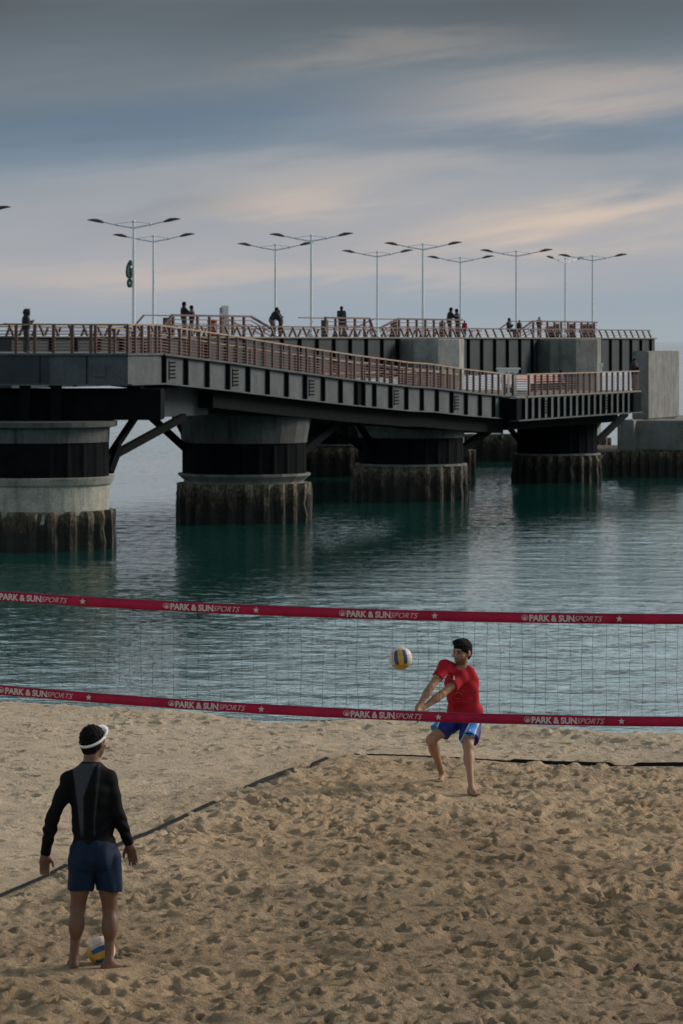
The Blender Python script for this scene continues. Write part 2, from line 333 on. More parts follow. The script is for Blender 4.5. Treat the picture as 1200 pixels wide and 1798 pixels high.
def make_sand():
    ny, nx = len(sy_in), len(sx_in); X, Y = np.meshgrid(sx_in, sy_in)
    inside = 1/(1+np.exp(-side_dist(X, Y)/.25))
    churn = .40+.60*inside
    churn = np.clip(churn+.10*smooth_field((ny, nx), (40, 55)), .2, 1.15)
    H = .022*smooth_field((ny, nx), (32, 46))+.012*smooth_field((ny, nx), (9, 13))*churn+.0105*smooth_field((ny, nx), (4, 5.8))*churn+.0078*smooth_field((ny, nx), (1.8, 2.6))*churn+.0042*smooth_field((ny, nx), (.9, 1.2))*churn
    dens = smooth_field((ny, nx), (60, 90))
    D = np.zeros_like(H)
    npr = 23000
    px = rng.uniform(-6.4, 6.4, npr); py = rng.uniform(23.0, 46.5, npr)
    for x, y in zip(px, py):
        ins = side_dist(x, y) > 0
        dl = dens[min(ny-1, int((y-23.0)/.025)), min(nx-1, int((x+6.4)/.017))]
        if rng.random() > (.62+.28*dl if ins else .34+.15*dl): continue
        a = rng.choice((rng.uniform(.03, .06), rng.uniform(.045, .08), rng.uniform(.06, .105))); bb = a*rng.uniform(.42, .8); th = rng.uniform(0, 3.14); dep = rng.uniform(.024, .078)*min(1, a/.09)*(1 if ins else .55)*rng.choice((.5, .8, 1.0, 1.35))
        rad = a*2.0; ix0, ix1 = np.searchsorted(sx_in, (x-rad, x+rad)); iy0, iy1 = np.searchsorted(sy_in, (y-rad, y+rad))
        if ix1-ix0 < 3 or iy1-iy0 < 3: continue
        xx = sx_in[ix0:ix1][None, :]-x; yy = sy_in[iy0:iy1][:, None]-y
        p = (xx*math.cos(th)+yy*math.sin(th))/a; q = (-xx*math.sin(th)+yy*math.cos(th))/bb
        r = np.sqrt(p*p+q*q); sk = 1+.5*p
        D[iy0:iy1, ix0:ix1] += -dep*np.exp(-(r**4.6))*sk + dep*.28*np.exp(-((r-1.3)/.38)**2)*(1-.6*p)
    H += np.clip(D, -.12, .045)
    for (x, y, s, h) in FEET:
        g = np.exp(-(((X-x)**2+(Y-y)**2)/(2*(s*2.2)**2))**2); H = H*(1-.85*g)+h*g
    full = np.zeros((len(sys_), len(sxs)), np.float32)
    j0 = np.searchsorted(sxs, sx_in[0]-1e-6); i0 = np.searchsorted(sys_, sy_in[0]-1e-6)
    XF, YF = np.meshgrid(sxs, sys_)
    full += (.05*np.sin(XF*.7+YF*.31)*np.sin(YF*.53-XF*.2)).astype(np.float32)
    full[i0:i0+ny, j0:j0+nx] = H
    # brow of the beach, then the slope under the water
    brow = 44.6-.46*np.clip(XF, -14, 14)+.25*np.sin(XF*1.3)+.12*np.sin(XF*3.1+1)
    over = YF-brow
    full = np.where(over > -1.2, full-np.log1p(np.exp(np.clip(over*4, -30, 30)))/4*.42, full)+.06*np.exp(-((over+.7)/.6)**2)
    return full+SAND
FEET = []
# FEET is filled before make_sand is called (the players' soles press into the sand)
def sand_mat():
    m = bpy.data.materials.new('beach_sand'); m.use_nodes = True; t = m.node_tree; b = t.nodes['Principled BSDF']; b.inputs['Roughness'].default_value = .95; b.inputs['Specular IOR Level'].default_value = .15
    a = t.nodes.new('ShaderNodeAttribute'); a.attribute_name = 'Col'
    co = t.nodes.new('ShaderNodeTexCoord')
    n = t.nodes.new('ShaderNodeTexNoise'); n.inputs['Scale'].default_value = 260; n.inputs['Detail'].default_value = 3; t.links.new(co.outputs['Object'], n.inputs['Vector'])
    n2 = t.nodes.new('ShaderNodeTexNoise'); n2.inputs['Scale'].default_value = 2.2; n2.inputs['Detail'].default_value = 8; n2.inputs['Roughness'].default_value = .65; t.links.new(co.outputs['Object'], n2.inputs['Vector'])
    def mr(x, lo, hi, a0, a1):
        r = t.nodes.new('ShaderNodeMapRange'); r.inputs[1].default_value = lo; r.inputs[2].default_value = hi; r.inputs[3].default_value = a0; r.inputs[4].default_value = a1; t.links.new(x, r.inputs[0]); return r.outputs[0]
    mu = t.nodes.new('ShaderNodeMath'); mu.operation = 'MULTIPLY'; t.links.new(mr(n.outputs[0], .3, .7, .80, 1.12), mu.inputs[0]); t.links.new(mr(n2.outputs[0], .35, .68, .80, 1.10), mu.inputs[1])
    mx = t.nodes.new('ShaderNodeVectorMath'); mx.operation = 'SCALE'; t.links.new(a.outputs['Color'], mx.inputs[0]); t.links.new(mu.outputs[0], mx.inputs['Scale']); t.links.new(mx.outputs[0], b.inputs['Base Color'])
    n3 = t.nodes.new('ShaderNodeTexNoise'); n3.inputs['Scale'].default_value = 34; n3.inputs['Detail'].default_value = 6; n3.inputs['Roughness'].default_value = .65; t.links.new(co.outputs['Object'], n3.inputs['Vector'])
    bp = t.nodes.new('ShaderNodeBump'); bp.inputs['Strength'].default_value = 1.0; bp.inputs['Distance'].default_value = .045; t.links.new(n3.outputs[0], bp.inputs['Height']); t.links.new(bp.outputs[0], b.inputs['Normal'])
    return m
GA = Vector((-1.955, 27.0)); GAZ = 0
FEET += [(-1.953, 27.0, .10, -.012), (-1.69, 26.98, .10, -.012), (1.30, 37.2, .10, -.03), (1.04, 38.02, .12, .04), (-1.755, 27.14, .10, -.012)]
SZ = make_sand()
def sand_h(x, y):
    j = np.clip(np.searchsorted(sxs, x), 1, len(sxs)-1); i = np.clip(np.searchsorted(sys_, y), 1, len(sys_)-1)
    u = (x-sxs[j-1])/(sxs[j]-sxs[j-1]); v = (y-sys_[i-1])/(sys_[i]-sys_[i-1])
    return float((SZ[i-1, j-1]*(1-u)+SZ[i-1, j]*u)*(1-v)+(SZ[i, j-1]*(1-u)+SZ[i, j]*u)*v)
def build_sand():
    me = grid_mesh('beach_sand', sxs, sys_, SZ)
    XF, YF = np.meshgrid(sxs, sys_)
    ins = 1/(1+np.exp(-np.clip(side_dist(XF, YF)/.35, -30, 30)))
    wob = (.5+.5*np.sin(XF*.9+1.3*np.sin(YF*.6))*np.sin(YF*.45+XF*.3))
    dk = np.clip(ins*(.75+.35*wob), 0, 1)[..., None]
    pale = np.array((.64,.505,.37)); brown = np.array((.545,.385,.245))
    col = pale*(1-dk)+brown*dk
    brow = YF-(44.6-.46*np.clip(XF, -14, 14))
    wet = np.clip((brow-1.5)/1.5, 0, 1)[..., None]; col = col*(1-wet*.5)
    # vignette darkening put into the sand colour: irregular patches, denser in the near half
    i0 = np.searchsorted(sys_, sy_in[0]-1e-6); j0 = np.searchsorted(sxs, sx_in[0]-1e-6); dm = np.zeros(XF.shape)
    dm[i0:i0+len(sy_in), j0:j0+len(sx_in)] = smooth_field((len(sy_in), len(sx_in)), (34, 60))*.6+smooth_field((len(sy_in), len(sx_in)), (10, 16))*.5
    vignette = np.clip(.5+.55*dm+.16*(29.5-YF), 0, 1)*ins; col = col*(1-.30*vignette[..., None])
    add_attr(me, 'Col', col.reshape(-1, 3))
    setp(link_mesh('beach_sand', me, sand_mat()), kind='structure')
build_sand()

# ------------------------------------------------------------------ pier: axes along (U) and across (N, towards the beach side) the pier
C1 = Vector((-11.8, 143.0, 0)); U = Vector((.336, .942, 0)).normalized(); N = Vector((.942, -.336, 0)).normalized(); ZUP = Vector((0,0,1))
def S(t, o, z=0.0, base=C1): return base+U*t+N*o+ZUP*z
def t_at(px, o, base=C1):
    p = base+N*o; k = (px-CX)/F_PX; return (k*p.y-p.x)/(U.x-U.y*k)
AX = (U, N, ZUP)

def pier_column(t, label, r=2.9, pile_top=1.70, shaft=(2.15,3.55), cap=(3.55,4.85), pale_drum=False, seed=0, braces=((6.5,2.4),(-6.5,2.4),(6.5,-2.4),(-6.5,-2.4)), ztop=4.85, base=C1, o=0.0, flare=1.0):
    loc = S(t, o, 0, base); e = thing('pier_column', label, 'pier column', loc, 'round columns carrying the pier')
    rr = random.Random(seed); ph = rr.uniform(0, 6); lumps = [(rr.uniform(.1,.35), rr.randint(2,9), rr.uniform(0,6)) for _ in range(4)]
    def corr(q, z, a):
        s = math.sin(a*24+ph); s = max(-1, min(1, s*2.4)); lump = .04*math.sin(a*7+z*5)*math.sin(a*3+ph)+.03*math.sin(a*17-z*9+ph)+.02*math.sin(a*31+z*14)
        return q+.12*s+(lump if 0 < z else 0)
    mb = MB(); mb.lathe([(r+.02,-2.5),(r+.02,-.2),(r+.03,.3),(r+.0,.8),(r+.02,1.2),(r-.02,pile_top)], n=160, rfun=corr); b = mb.build('sheet_pile_base', M['pile'], e)
    z0 = pile_top
    mb = MB()
    if pale_drum: mb.lathe([(r-.12,z0-.5),(r-.12,2.42),(r-.02,2.5),(r+.1,2.72),(r+.12,2.78)], n=40); pm = M['conc_pale']
    else: mb.lathe([(r-.28,z0-.3),(r-.25,z0+.05),(r-.2,z0+.12),(r+.05,shaft[0]-.1),(r+.06,shaft[0])], n=20); pm = M['conc_mid']
    mb.build('collar', pm, e)
    zs = (2.78 if pale_drum else shaft[0])
    mb = MB(); rs = r-.18
    def ribs(q, z, a): return q+(.05 if (int(a/(2*math.pi)*96) % 4 == 0) else 0)
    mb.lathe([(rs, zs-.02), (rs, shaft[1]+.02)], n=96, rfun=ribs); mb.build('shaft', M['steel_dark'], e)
    mb = MB()
    if pale_drum: mb.lathe([(r-.12,cap[0]),(r-.1,cap[0]+.5),(r-.08,cap[0]+.55),(r+.18,cap[1]-.2),(r+.2,cap[1])], n=36)
    else: mb.lathe([(r-.10,cap[0]),(r-.06,cap[0]+.3),(r+.08*flare,cap[1]-.25),(r+.12*flare,cap[1]-.12),(r+.1*flare,cap[1])], n=20)
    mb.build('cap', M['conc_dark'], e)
    for t0, o0, z0, t1, o1, z1, wd in braces:
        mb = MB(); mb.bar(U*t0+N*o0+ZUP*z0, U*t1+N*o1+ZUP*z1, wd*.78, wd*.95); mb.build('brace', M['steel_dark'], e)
    return e
def col_z(t):      # underside of the walkway beams over the columns
    return 0
pier_column(0.0, 'nearest round pier column with pale stained concrete drum at the left edge', 2.95, 1.5, (2.78,4.1), (4.1,4.9), True, 1, ((1.8,2.1,3.35,8.5,2.7,4.9,.30),(2.0,2.0,3.2,4.6,2.2,4.95,.26),(2.0,2.2,2.9,2.6,2.35,3.9,.34),(-1,-2.2,3.3,-5,-2.5,4.9,.28)), 4.85)
pier_column(22.3, 'second pier column from the left with grey concrete cap and barnacled base', 2.88, 1.72, (2.15,3.5), (3.5,4.82), False, 2, ((.9,1.4,3.0,3.5,1.75,4.95,.26),(2.0,1.8,2.9,8.3,2.35,4.9,.36),(-1,-2.2,3.05,-5.2,-2.6,4.95,.28),(-1,-2.3,3.6,-2.2,-2.55,4.9,.24),(2.2,-1.8,3.0,7.5,-1.9,4.8,.26)), 4.6)
pier_column(45.5, 'third pier column from the left with ribbed pile base under the middle of the ramp', 2.76, 1.74, (1.85,3.15), (3.15,3.95), False, 3, ((-2.2,-1.9,2.7,-9.2,-2.0,4.6,.26),(2.0,1.9,2.4,8.2,2.4,3.95,.36),(.4,1.0,2.9,3.0,1.4,4.15,.24),(2.2,-1.6,2.6,7.5,-1.8,4.0,.26),(-1.8,-1.2,2.5,-5,-1.4,4.4,.28)), 3.85)
pier_column(71.6, 'dark pier column under the lower landing with thin concrete rim', 2.42, 1.5, (1.62,3.3), (3.3,3.62), False, 4, ((1.8,1.8,2.2,7.2,2.1,3.75,.34),(.4,1.6,2.2,2.6,2.0,3.7,.22),(-1.8,-1.4,2.0,-6,-1.6,3.9,.26)), 3.75)

# walkway: ramp front face follows measured stations (t, z of deck)
ST = [(4.15,7.46),(11.34,7.09),(18.0,6.70),(27.2,6.20),(34.9,5.83),(38.0,5.74),(43.7,5.44),(51.0,5.12)]
LAND_T0, LAND_T1, LAND_Z = 49.2, 73.4, 5.12
def zdeck(t):
    if t <= ST[0][0]: return ST[0][1]
    for (a, za), (b, zb) in zip(ST, ST[1:]):
        if t <= b: return za+(zb-za)*(t-a)/(b-a)
    return ST[-1][1]
GH, OF, OI = 1.13, 3.5, .6
walk = thing('walkway_ramp', 'grey steel walkway ramp with red brown railing sloping down along the pier', 'ramp', S(4.15, OF, 0))
wo = walk.location
def sec(t, o0, o1, zlo, zhi): z = zdeck(t); return [S(t,o0,z+zlo), S(t,o1,z+zlo), S(t,o1,z+zhi), S(t,o0,z+zhi)]
ts = [s[0] for s in ST]
mb = MB(wo); mb.loft([sec(t, OF-.03, OF, -GH, -.04) for t in ts]); mb.loft([sec(t, OF-.25, OF+.16, -GH-.05, -GH) for t in ts]); mb.loft([sec(t, OI, OI+.03, -GH, -.04) for t in ts]); mb.loft([sec(t, OI-.15, OI+.2, -GH-.05, -GH) for t in ts])
girder = mb.build('girder', M['steel'], walk)
mb = MB(wo); mb.loft([sec(t, OI-.1, OF+.17, -.04, .04) for t in ts]); mb.build('deck', M['steel'], walk)
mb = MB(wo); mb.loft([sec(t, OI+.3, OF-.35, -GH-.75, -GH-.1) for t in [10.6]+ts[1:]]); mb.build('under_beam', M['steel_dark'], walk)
def stiffener(parent, t, o, z, h, dep=.17, wd=.10, tt=M['steel_dark'], base=C1):
    global _st
    key = (round(h, 2), dep, wd)
    if key not in _st:
        m = MB(); m.box((0,0,0), (wd, dep, h), AX); ob = m.build('stiffener', tt, parent); _st[key] = ob.data
    else: ob = link_mesh('stiffener', _st[key], None, parent)
    off = Vector((0,0,0)); q = parent
    while q is not None: off += q.location; q = q.parent
    ob.location = S(t, o, z, base)-off; return ob
_st = {}
t = 4.3
while t < 51:
    if abs(t-27.6) > .8: stiffener(girder, t, OF+.085, zdeck(t)-GH/2-.02, GH-.06)
    t += 2.3
mb = MB(wo); mb.box(S(27.1, OF+.06, zdeck(27.1)-GH/2), (.12,.2,GH+.1), AX); mb.box(S(28.1, OF+.06, zdeck(28.1)-GH/2), (.12,.2,GH+.1), AX); mb.box(S(27.6, OF+.012, zdeck(27.6)-GH/2), (.9,.02,GH-.1), AX); mb.build('joint_box', M['steel_dark'], walk)
def ladder(parent, off, tc, o, zc, name='vent_slots'):
    m = MB(off)
    for i in range(5): m.box(S(tc-.12, o+.012, zc+.3-.15*i), (.62,.03,.055), AX)
    m.box(S(tc-.48, o+.012, zc), (.06,.03,.75), AX); return m.build(name, M['steel_dark'], parent)
for px in (302, 411, 548, 703, 812):
    tcx = t_at(px, OF); k = 4.3+2.3*(math.floor((tcx-4.3)/2.3)+.5); ladder(girder, wo, k, OF, zdeck(k)-GH/2)

def railing(parent, off, path, label=None, step=1.3, post_w=.085, h=1.1, m_post=None, m_top=None, wires=7, name='railing', top_r=.042, maxposts=95):
    """path: polyline of world points at deck level; parts: one railing (top rail and wires) with posts under it"""
    m = MB(off); pts = [Vector(p) for p in path]
    for a, b in zip(pts, pts[1:]):
        m.bar(a+ZUP*h, b+ZUP*h, top_r*2, top_r*1.5, mi=0)
        for i in range(wires): m.bar(a+ZUP*(.12+i*(h-.25)/wires), b+ZUP*(.12+i*(h-.25)/wires), .028, .028, mi=1)
    r = m.build(name, [m_top or M['wood'], M['rail']], parent)
    pm = MB(); pm.box((0,0,h/2), (post_w, .11, h), AX); pme = None; cnt = 0
    L = 0; nxt = 0.0
    offr = Vector(off)
    for a, b in zip(pts, pts[1:]):
        seg = (b-a).length
        while nxt <= L+seg+1e-6 and cnt < maxposts:
            p = a+(b-a)*((nxt-L)/seg)
            if pme is None: ob = pm.build('railing_post', m_post or M['rail'], r); pme = ob.data
            else: ob = link_mesh('railing_post', pme, None, r)
            ob.location = p-offr; cnt += 1; nxt += step
        L += seg
    return r
railing(walk, wo, [S(t, OF-.06, zdeck(t)+.04) for t in ts], step=1.05)
railing(walk, wo, [S(t, OI+.1, zdeck(t)+.04) for t in ts], step=1.9)

# lower landing
land = thing('lower_landing', 'level grey steel landing with closely ribbed edge at the foot of the ramp', 'landing', S(LAND_T0, 4.4, 0)); lo = land.location
LO = 4.4
mb = MB(lo); mb.box(S((LAND_T0+LAND_T1)/2, LO-.03, LAND_Z-GH/2-.04), (LAND_T1-LAND_T0, .05, GH), AX); mb.box(S((LAND_T0+LAND_T1)/2, LO-.1, LAND_Z-GH-.06), (LAND_T1-LAND_T0, .5, .05), AX)
mb.box(S(LAND_T1-.02, LO-3, LAND_Z-GH/2-.04), (.04, 5.8, GH-.01), AX)
lg = mb.build('girder', M['steel'], land)
mb = MB(lo); mb.box(S((51.05+LAND_T1)/2, -1.3, LAND_Z+.003), (LAND_T1-51.05, 11.5, .08), AX); mb.box(S((LAND_T0+51.05)/2, LO-.42, LAND_Z+.002), (51.05-LAND_T0, .80, .08), AX); mb.build('deck', M['deck'], land)
mb = MB(lo); mb.box(S(62.2, .4, LAND_Z-GH-.25), (21.5, 5.6, .7), AX); mb.box(S(62, -5.5, LAND_Z-GH/2-.1), (20, .4, GH), AX); mb.build('under_beam', M['steel_dark'], land)
t = 50.2
while t < LAND_T1-1.5:
    stiffener(lg, t, LO+.085, LAND_Z-GH/2-.04, GH-.06); t += 1.17
mb = MB(lo); mb.box(S(LAND_T0+.0, LO-.47, LAND_Z-GH/2-.04), (.05, .94, GH-.02), AX); mb.box(S(LAND_T0+.5, LO+.01, LAND_Z-GH/2-.04), (.95, .03, GH-.02), AX); mb.build('painted_shade_corner', M['steel_dark'], land)  # dark sheet over the corner: its shade put into the colour
for px in (960, 1066): ladder(lg, lo, t_at(px, LO), LO, LAND_Z-GH/2)
mb = MB(lo); mb.box(S(LAND_T1-.9, LO+.03, LAND_Z-GH/2-.04), (1.6,.12,GH-.05), AX); mb.build('end_plate', M['steel_dark'], land)
railing(land, lo, [S(51.2, OF+.1, LAND_Z+.045), S(51.2, LO-.08, LAND_Z+.045), S(LAND_T1, LO-.08, LAND_Z+.045)], step=1.15)
railing(land, lo, [S(51.2, -6.9, LAND_Z+.045), S(LAND_T1, -6.9, LAND_Z+.045)], step=2.3)

# approach deck on the left, its edge facing the beach
ad_loc = Vector((-8.25, 142.5, 0)); apr = thing('approach_deck', 'flat dark grey approach deck with brown wire railing at the left edge of the pier', 'deck', ad_loc)
YF0 = 142.5; XE = -8.25; ZA = 7.48
mb = MB(ad_loc); mb.box((-13.6, YF0+.03, ZA-GH/2-.03), (10.7, .06, GH)); mb.box((-13.6, YF0+.05, ZA-GH-.05), (10.7, .4, .06))
p0 = Vector((XE, YF0+.02, 0)); p1 = S(4.15, OF, 0)
mb.bar(p0+ZUP*(ZA-GH/2-.03), p1+ZUP*(ZA-GH/2-.03), .05, GH); mb.bar(p0+ZUP*(ZA-GH-.05), p1+ZUP*(ZA-GH-.05), .4, .05)
ag = mb.build('girder', M['steel'], apr)
mb = MB(ad_loc); mb.box((-15.1, YF0-.03, ZA-GH/2-.03), (7.7, .05, GH-.02)); mb.build('painted_shade_plate', M['steel_mid'], apr)  # darker sheet before the edge stands in for the shade on it
mb = MB(ad_loc); mb.poly([(-19,YF0-.12,ZA+.03),(XE+.05,YF0-.12,ZA+.03),(p1.x+.12,p1.y-.02,ZA+.03),(S(4.15,OI).x,S(4.15,OI).y,ZA+.03),(-9.5,163,ZA+.03),(-19,163,ZA+.03),
    (-19,YF0-.12,ZA-.05),(XE+.05,YF0-.12,ZA-.05),(p1.x+.12,p1.y-.02,ZA-.05),(S(4.15,OI).x,S(4.15,OI).y,ZA-.05),(-9.5,163,ZA-.05),(-19,163,ZA-.05)],
    [(0,1,2,3,4,5),(11,10,9,8,7,6),(0,6,7,1),(1,7,8,2),(2,8,9,3),(3,9,10,4),(4,10,11,5),(5,11,6,0)]); mb.build('deck', M['steel'], apr)
for x in (-14.3, -11.6, -9.8): 
    m = MB(ad_loc); m.box((x, YF0-.04, ZA-GH/2-.03), (.03,.07,GH-.05)); m.build('plate_seam', M['steel_dark'], apr)
m = MB(ad_loc); m.box((-9.35, YF0-.02, ZA-.62), (.5,.05,.5)); m.build('hatch', M['steel'], apr)
railing(apr, ad_loc, [(-19, YF0-.03, ZA+.035), (XE, YF0-.03, ZA+.035), (p1.x, p1.y, ZA+.035)], step=.72)

# crosshead beams on the nearest column
cb = thing('crosshead_beam', 'dark box beam on the nearest column below the approach deck', 'beam', S(0, 0, 4.9)); co_ = cb.location
mb = MB(co_); mb.box((-13.0, 144.9, 5.52), (12.0, 3.2, 1.2)); mb.build('cross_beam', M['steel_dark'], cb)
ta, tb = t_at(266, 2.5), t_at(366, 2.5)
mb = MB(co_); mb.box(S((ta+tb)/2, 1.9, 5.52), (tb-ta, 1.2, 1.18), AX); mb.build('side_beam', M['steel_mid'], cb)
mb = MB(co_); mb.box(S((tb+20)/2, .2, 5.45), (20-tb+1, 3.2, 1.0), AX); mb.build('long_beam', M['steel_dark'], cb)
for x, yy in ((-11.0, 142.72), (-12.2, 142.72)):
    m = MB(co_); m.box((x, yy, 5.6), (.42, .3, 1.35)); m.bar((x, yy, 4.95), (x-.1, 140.6+.6, 2.9), .3, .34) if x > -12 else m.bar((x-1.5, yy, 4.95), (x-.6, 141.0, 2.8), .3, .34); m.build('hanger', M['steel_dark'], cb)
mb = MB(co_); mb.box(S(3.0, 3.05, 6.0), (.45,.3,.62), AX); mb.build('bracket', M['steel'], cb)

# upper deck (set back about twelve metres behind the walkway)
UB = Vector((0, 212, 0)); ZU = 8.2
def SU(t, o, z=0.0): return S(t, o, z, UB)
up = thing('upper_deck', 'long dark grey upper pier deck with ribbed girder and slanted post parapet', 'pier deck', SU(-45, 0, 0)); uo = up.location
T0, T1, GU, UW = -45.0, 70.0, 2.35, 14.0
mb = MB(uo)
for oo in (-.02, -UW+.02): mb.box(SU((T0+T1)/2, oo, ZU-GU/2-.06), (T1-T0, .05, GU), AX)
mb.box(SU(T0+.03, -UW/2, ZU-GU/2-.06), (.05, UW-.1, GU), AX); mb.box(SU(T1-.03, -UW/2, ZU-GU/2-.06), (.05, UW-.1, GU), AX)
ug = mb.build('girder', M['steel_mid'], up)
mb = MB(uo); mb.box(SU((T0+T1)/2, -UW/2, ZU-.03), (T1-T0+.2, UW+.34, .08), AX); mb.build('deck', M['deck'], up)
mb = MB(uo); mb.box(SU((T0+T1)/2, -UW/2, ZU-GU+.25), (T1-T0-1, UW-1.5, .5), AX); mb.build('under_beam', M['steel_dark'], up)
t = T0+1.5
while t < T1: stiffener(ug, t, .09, ZU-GU/2-.06, GU-.05, .18, .12, base=UB); t += 2.8
def parapet(o, sgn):
    m = MB(uo); tops = .56; lean = -.24*sgn
    for (a, b, d) in ((T0, T1, 0),): 
        m.bar(SU(a, o+lean, ZU+tops), SU(b, o+lean, ZU+tops), .1, .08)
        for k in (.18, .36): m.bar(SU(a, o+lean*k/tops, ZU+k), SU(b, o+lean*k/tops, ZU+k), .025, .025)
    r = m.build('parapet', M['rail_dark'], up); me = None
    t = T0+.5
    while t < T1:
        if me is None:
            pm = MB(); pm.bar((0,0,0), N*lean+ZUP*tops, .10, .13, up=U); ob = pm.build('parapet_post', M['rail_dark'], r); me = ob.data
        else: ob = link_mesh('parapet_post', me, None, r)
        ob.location = SU(t, o, ZU)-uo; t += 1.7
parapet(-.12, 1); parapet(-UW+.12, -1)

# rear supports
def rear_pillar(px, wpx, label, r2=None):
    t = t_at(px, 1.75, UB); p = SU(t, 1.75, 0); rr = wpx/2/F_PX*p.y
    e = thing('concrete_pillar', label, 'pillar', p, 'concrete pillars of the upper deck')
    mb = MB(); q8 = rr/.924
    mb.lathe([(q8, 1.2), (q8*.99, 4.5), (q8, ZU-.16), (q8*.98, ZU-.1)], n=8); o = mb.build('pillar_shaft', M['conc'] if px < 900 else M['conc_mid'], e); o.rotation_euler.z = R(10)
    mb = MB()
    def corr(q, z, a): return q+.12*max(-1, min(1, 2.2*math.sin(a*20)))
    mb.lathe([(rr+.7,-2),(rr+.7,1.45)], n=160, rfun=corr); mb.build('sheet_pile_base', M['pile'], e)
    return e
rear_pillar(758, 108, 'pale faceted concrete pillar breaking through the upper deck behind the ramp, left one')
rear_pillar(998, 110, 'darker faceted concrete pillar of the upper deck above the landing, right one')
for px, lab in ((592, 'dim rear pier column seen in the gap between the second and third columns'), (415, 'rear pier column hidden in shade behind the second column'), ):
    tq = t_at(px, -3.0, UB); pier_column(tq, lab, 2.75, 1.7, (1.9,4.2), (4.2,5.4), False, px, (), 4.8, UB, -3.0)

tq = t_at(868, -3.0, UB); e = thing('pile_base', 'low bare sheet pile base with pale ribs in the gap left of the dark column', 'pile base', SU(tq, -3.0, 0))
mb = MB(); mb.lathe([(2.75,-2),(2.75,1.62)], n=160, rfun=lambda q, z, a: q+.12*max(-1, min(1, 2.2*math.sin(a*20)))); mb.build('sheet_piles', M['pile'], e)
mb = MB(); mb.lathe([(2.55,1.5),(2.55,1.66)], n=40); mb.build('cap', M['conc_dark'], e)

# right abutment block
ab = thing('concrete_abutment', 'big stepped weathered concrete block on a sheet pile base at the right edge', 'abutment', (18.4, 219, 0)); abo = ab.location
Y0 = 218.5
def blk(name, x0, x1, ln, z0, z1, m, yoff=0, bev=.05):
    k0 = (x0-CX)/F_PX*(Y0+yoff); mb = MB(abo); wd = (x1-x0)/F_PX*(Y0+yoff)/N.x
    c = Vector((k0, Y0+yoff, 0))+N*wd/2+U*ln/2; mb.box((c.x, c.y, (z0+z1)/2), (ln, wd, z1-z0), AX); return mb.build(name, m, ab, bevel=bev)
blk('upper_block', 1110, 1138, 7.4, 3.3, 7.37, M['conc_mid'], 3)
blk('lower_block', 1084, 1112, 26, 1.5, 3.3, M['conc_mid'], .6)
blk('front_step', 1112.5, 1290, 5.5, 1.5, 3.27, M['conc_mid'], 1.0)
mb = MB(abo); nn = 60
for k in range(nn):
    x = (1060+k*4-CX)/F_PX*Y0; d = .16 if k % 4 < 2 else 0
    mb.box((x+.07, Y0+.4-d/2, -.3), (.137, .8+d, 3.5+.06*math.sin(k*1.7)))
mb.box((15.5+8, Y0+9, -.35), (16, 16, 3.4)); mb.build('sheet_pile_base', M['pile'], ab)

# ------------------------------------------------------------------ lamps on the upper deck
def lamp_proto():
    e = thing('street_lamp', 'x', 'street lamp', (0,0,0), 'double arm lamps along the pier')
    m = MB(); m.tube([(0,0,0),(0,0,.3),(0,0,5.78),(0,0,6.0)], [.10,.085,.06,.055], 10); m.tube([(0,0,-.01),(0,0,.25)], [.15,.15], 10); m.tube([(0,0,5.9),(0,0,6.02)], [.085,.085], 10); m.build('mast', M['lamp'], e, True)
    for s in (-1, 1):
        a = MB(); q = lambda d, z: N*(s*d)+ZUP*z
        a.tube([q(0,5.62), q(.25,5.66), q(.95,5.78), q(1.75,5.95)], [.05,.045,.04,.035], 8); a.tube([q(0,5.95), q(.95,5.84)], .018, 5); a.tube([q(.88,5.77), q(1.0,5.82)], .07, 8)
        arm = a.build('arm', M['lamp'], e, True)
        h = MB(); secs = []
        for d, z, wd, ht in ((1.68,5.93,.05,.05),(1.8,5.96,.12,.09),(2.05,6.02,.19,.12),(2.3,6.05,.16,.09),(2.5,6.06,.08,.05),(2.62,6.05,.02,.02)):
            secs.append([q(d,z)+U*wd*math.cos(k*math.pi/4)+ZUP*ht*math.sin(k*math.pi/4)*.8 for k in range(8)])
        h.loft(secs); h.build('lamp_head', M['lamphead'], e, True)
    return e
LP = lamp_proto()
lamp_list = [(235,388,'left lamp of the pier row, carrying the green figure six sign'), (-70,368,'lamp mostly outside the left edge, only one arm tip showing'), (547,412,'tall double arm lamp between the leaning couple and the man in teal'), (743,427,'double arm lamp above the pale concrete pillar'), (907,439,'double arm lamp above the seated person in dark clothes'), (1041,447,'rightmost double arm lamp at the pier end'),
    (270,413,'double arm lamp just behind and right of the lamp with the green sign'), (484,428,'double arm lamp directly above the leaning couple'), (663,440,'double arm lamp between the man in teal and the pale pillar'), (809,450,'double arm lamp right behind the hugging group'), (993,451,'slim lamp seen end-on, left of the rightmost lamp')]
lamp_pos = []
for i, (px, yt, lab) in enumerate(lamp_list):
    o = LP if i == 0 else copy_tree(LP)
    Y = F_PX*6.0/(591.5-yt); p = P(px, Y, 591); o.location = (p.x, Y, ZU+.012); o['label'] = lab; lamp_pos.append(o.location.copy())
    if px == 993: o.rotation_euler.z = R(74)
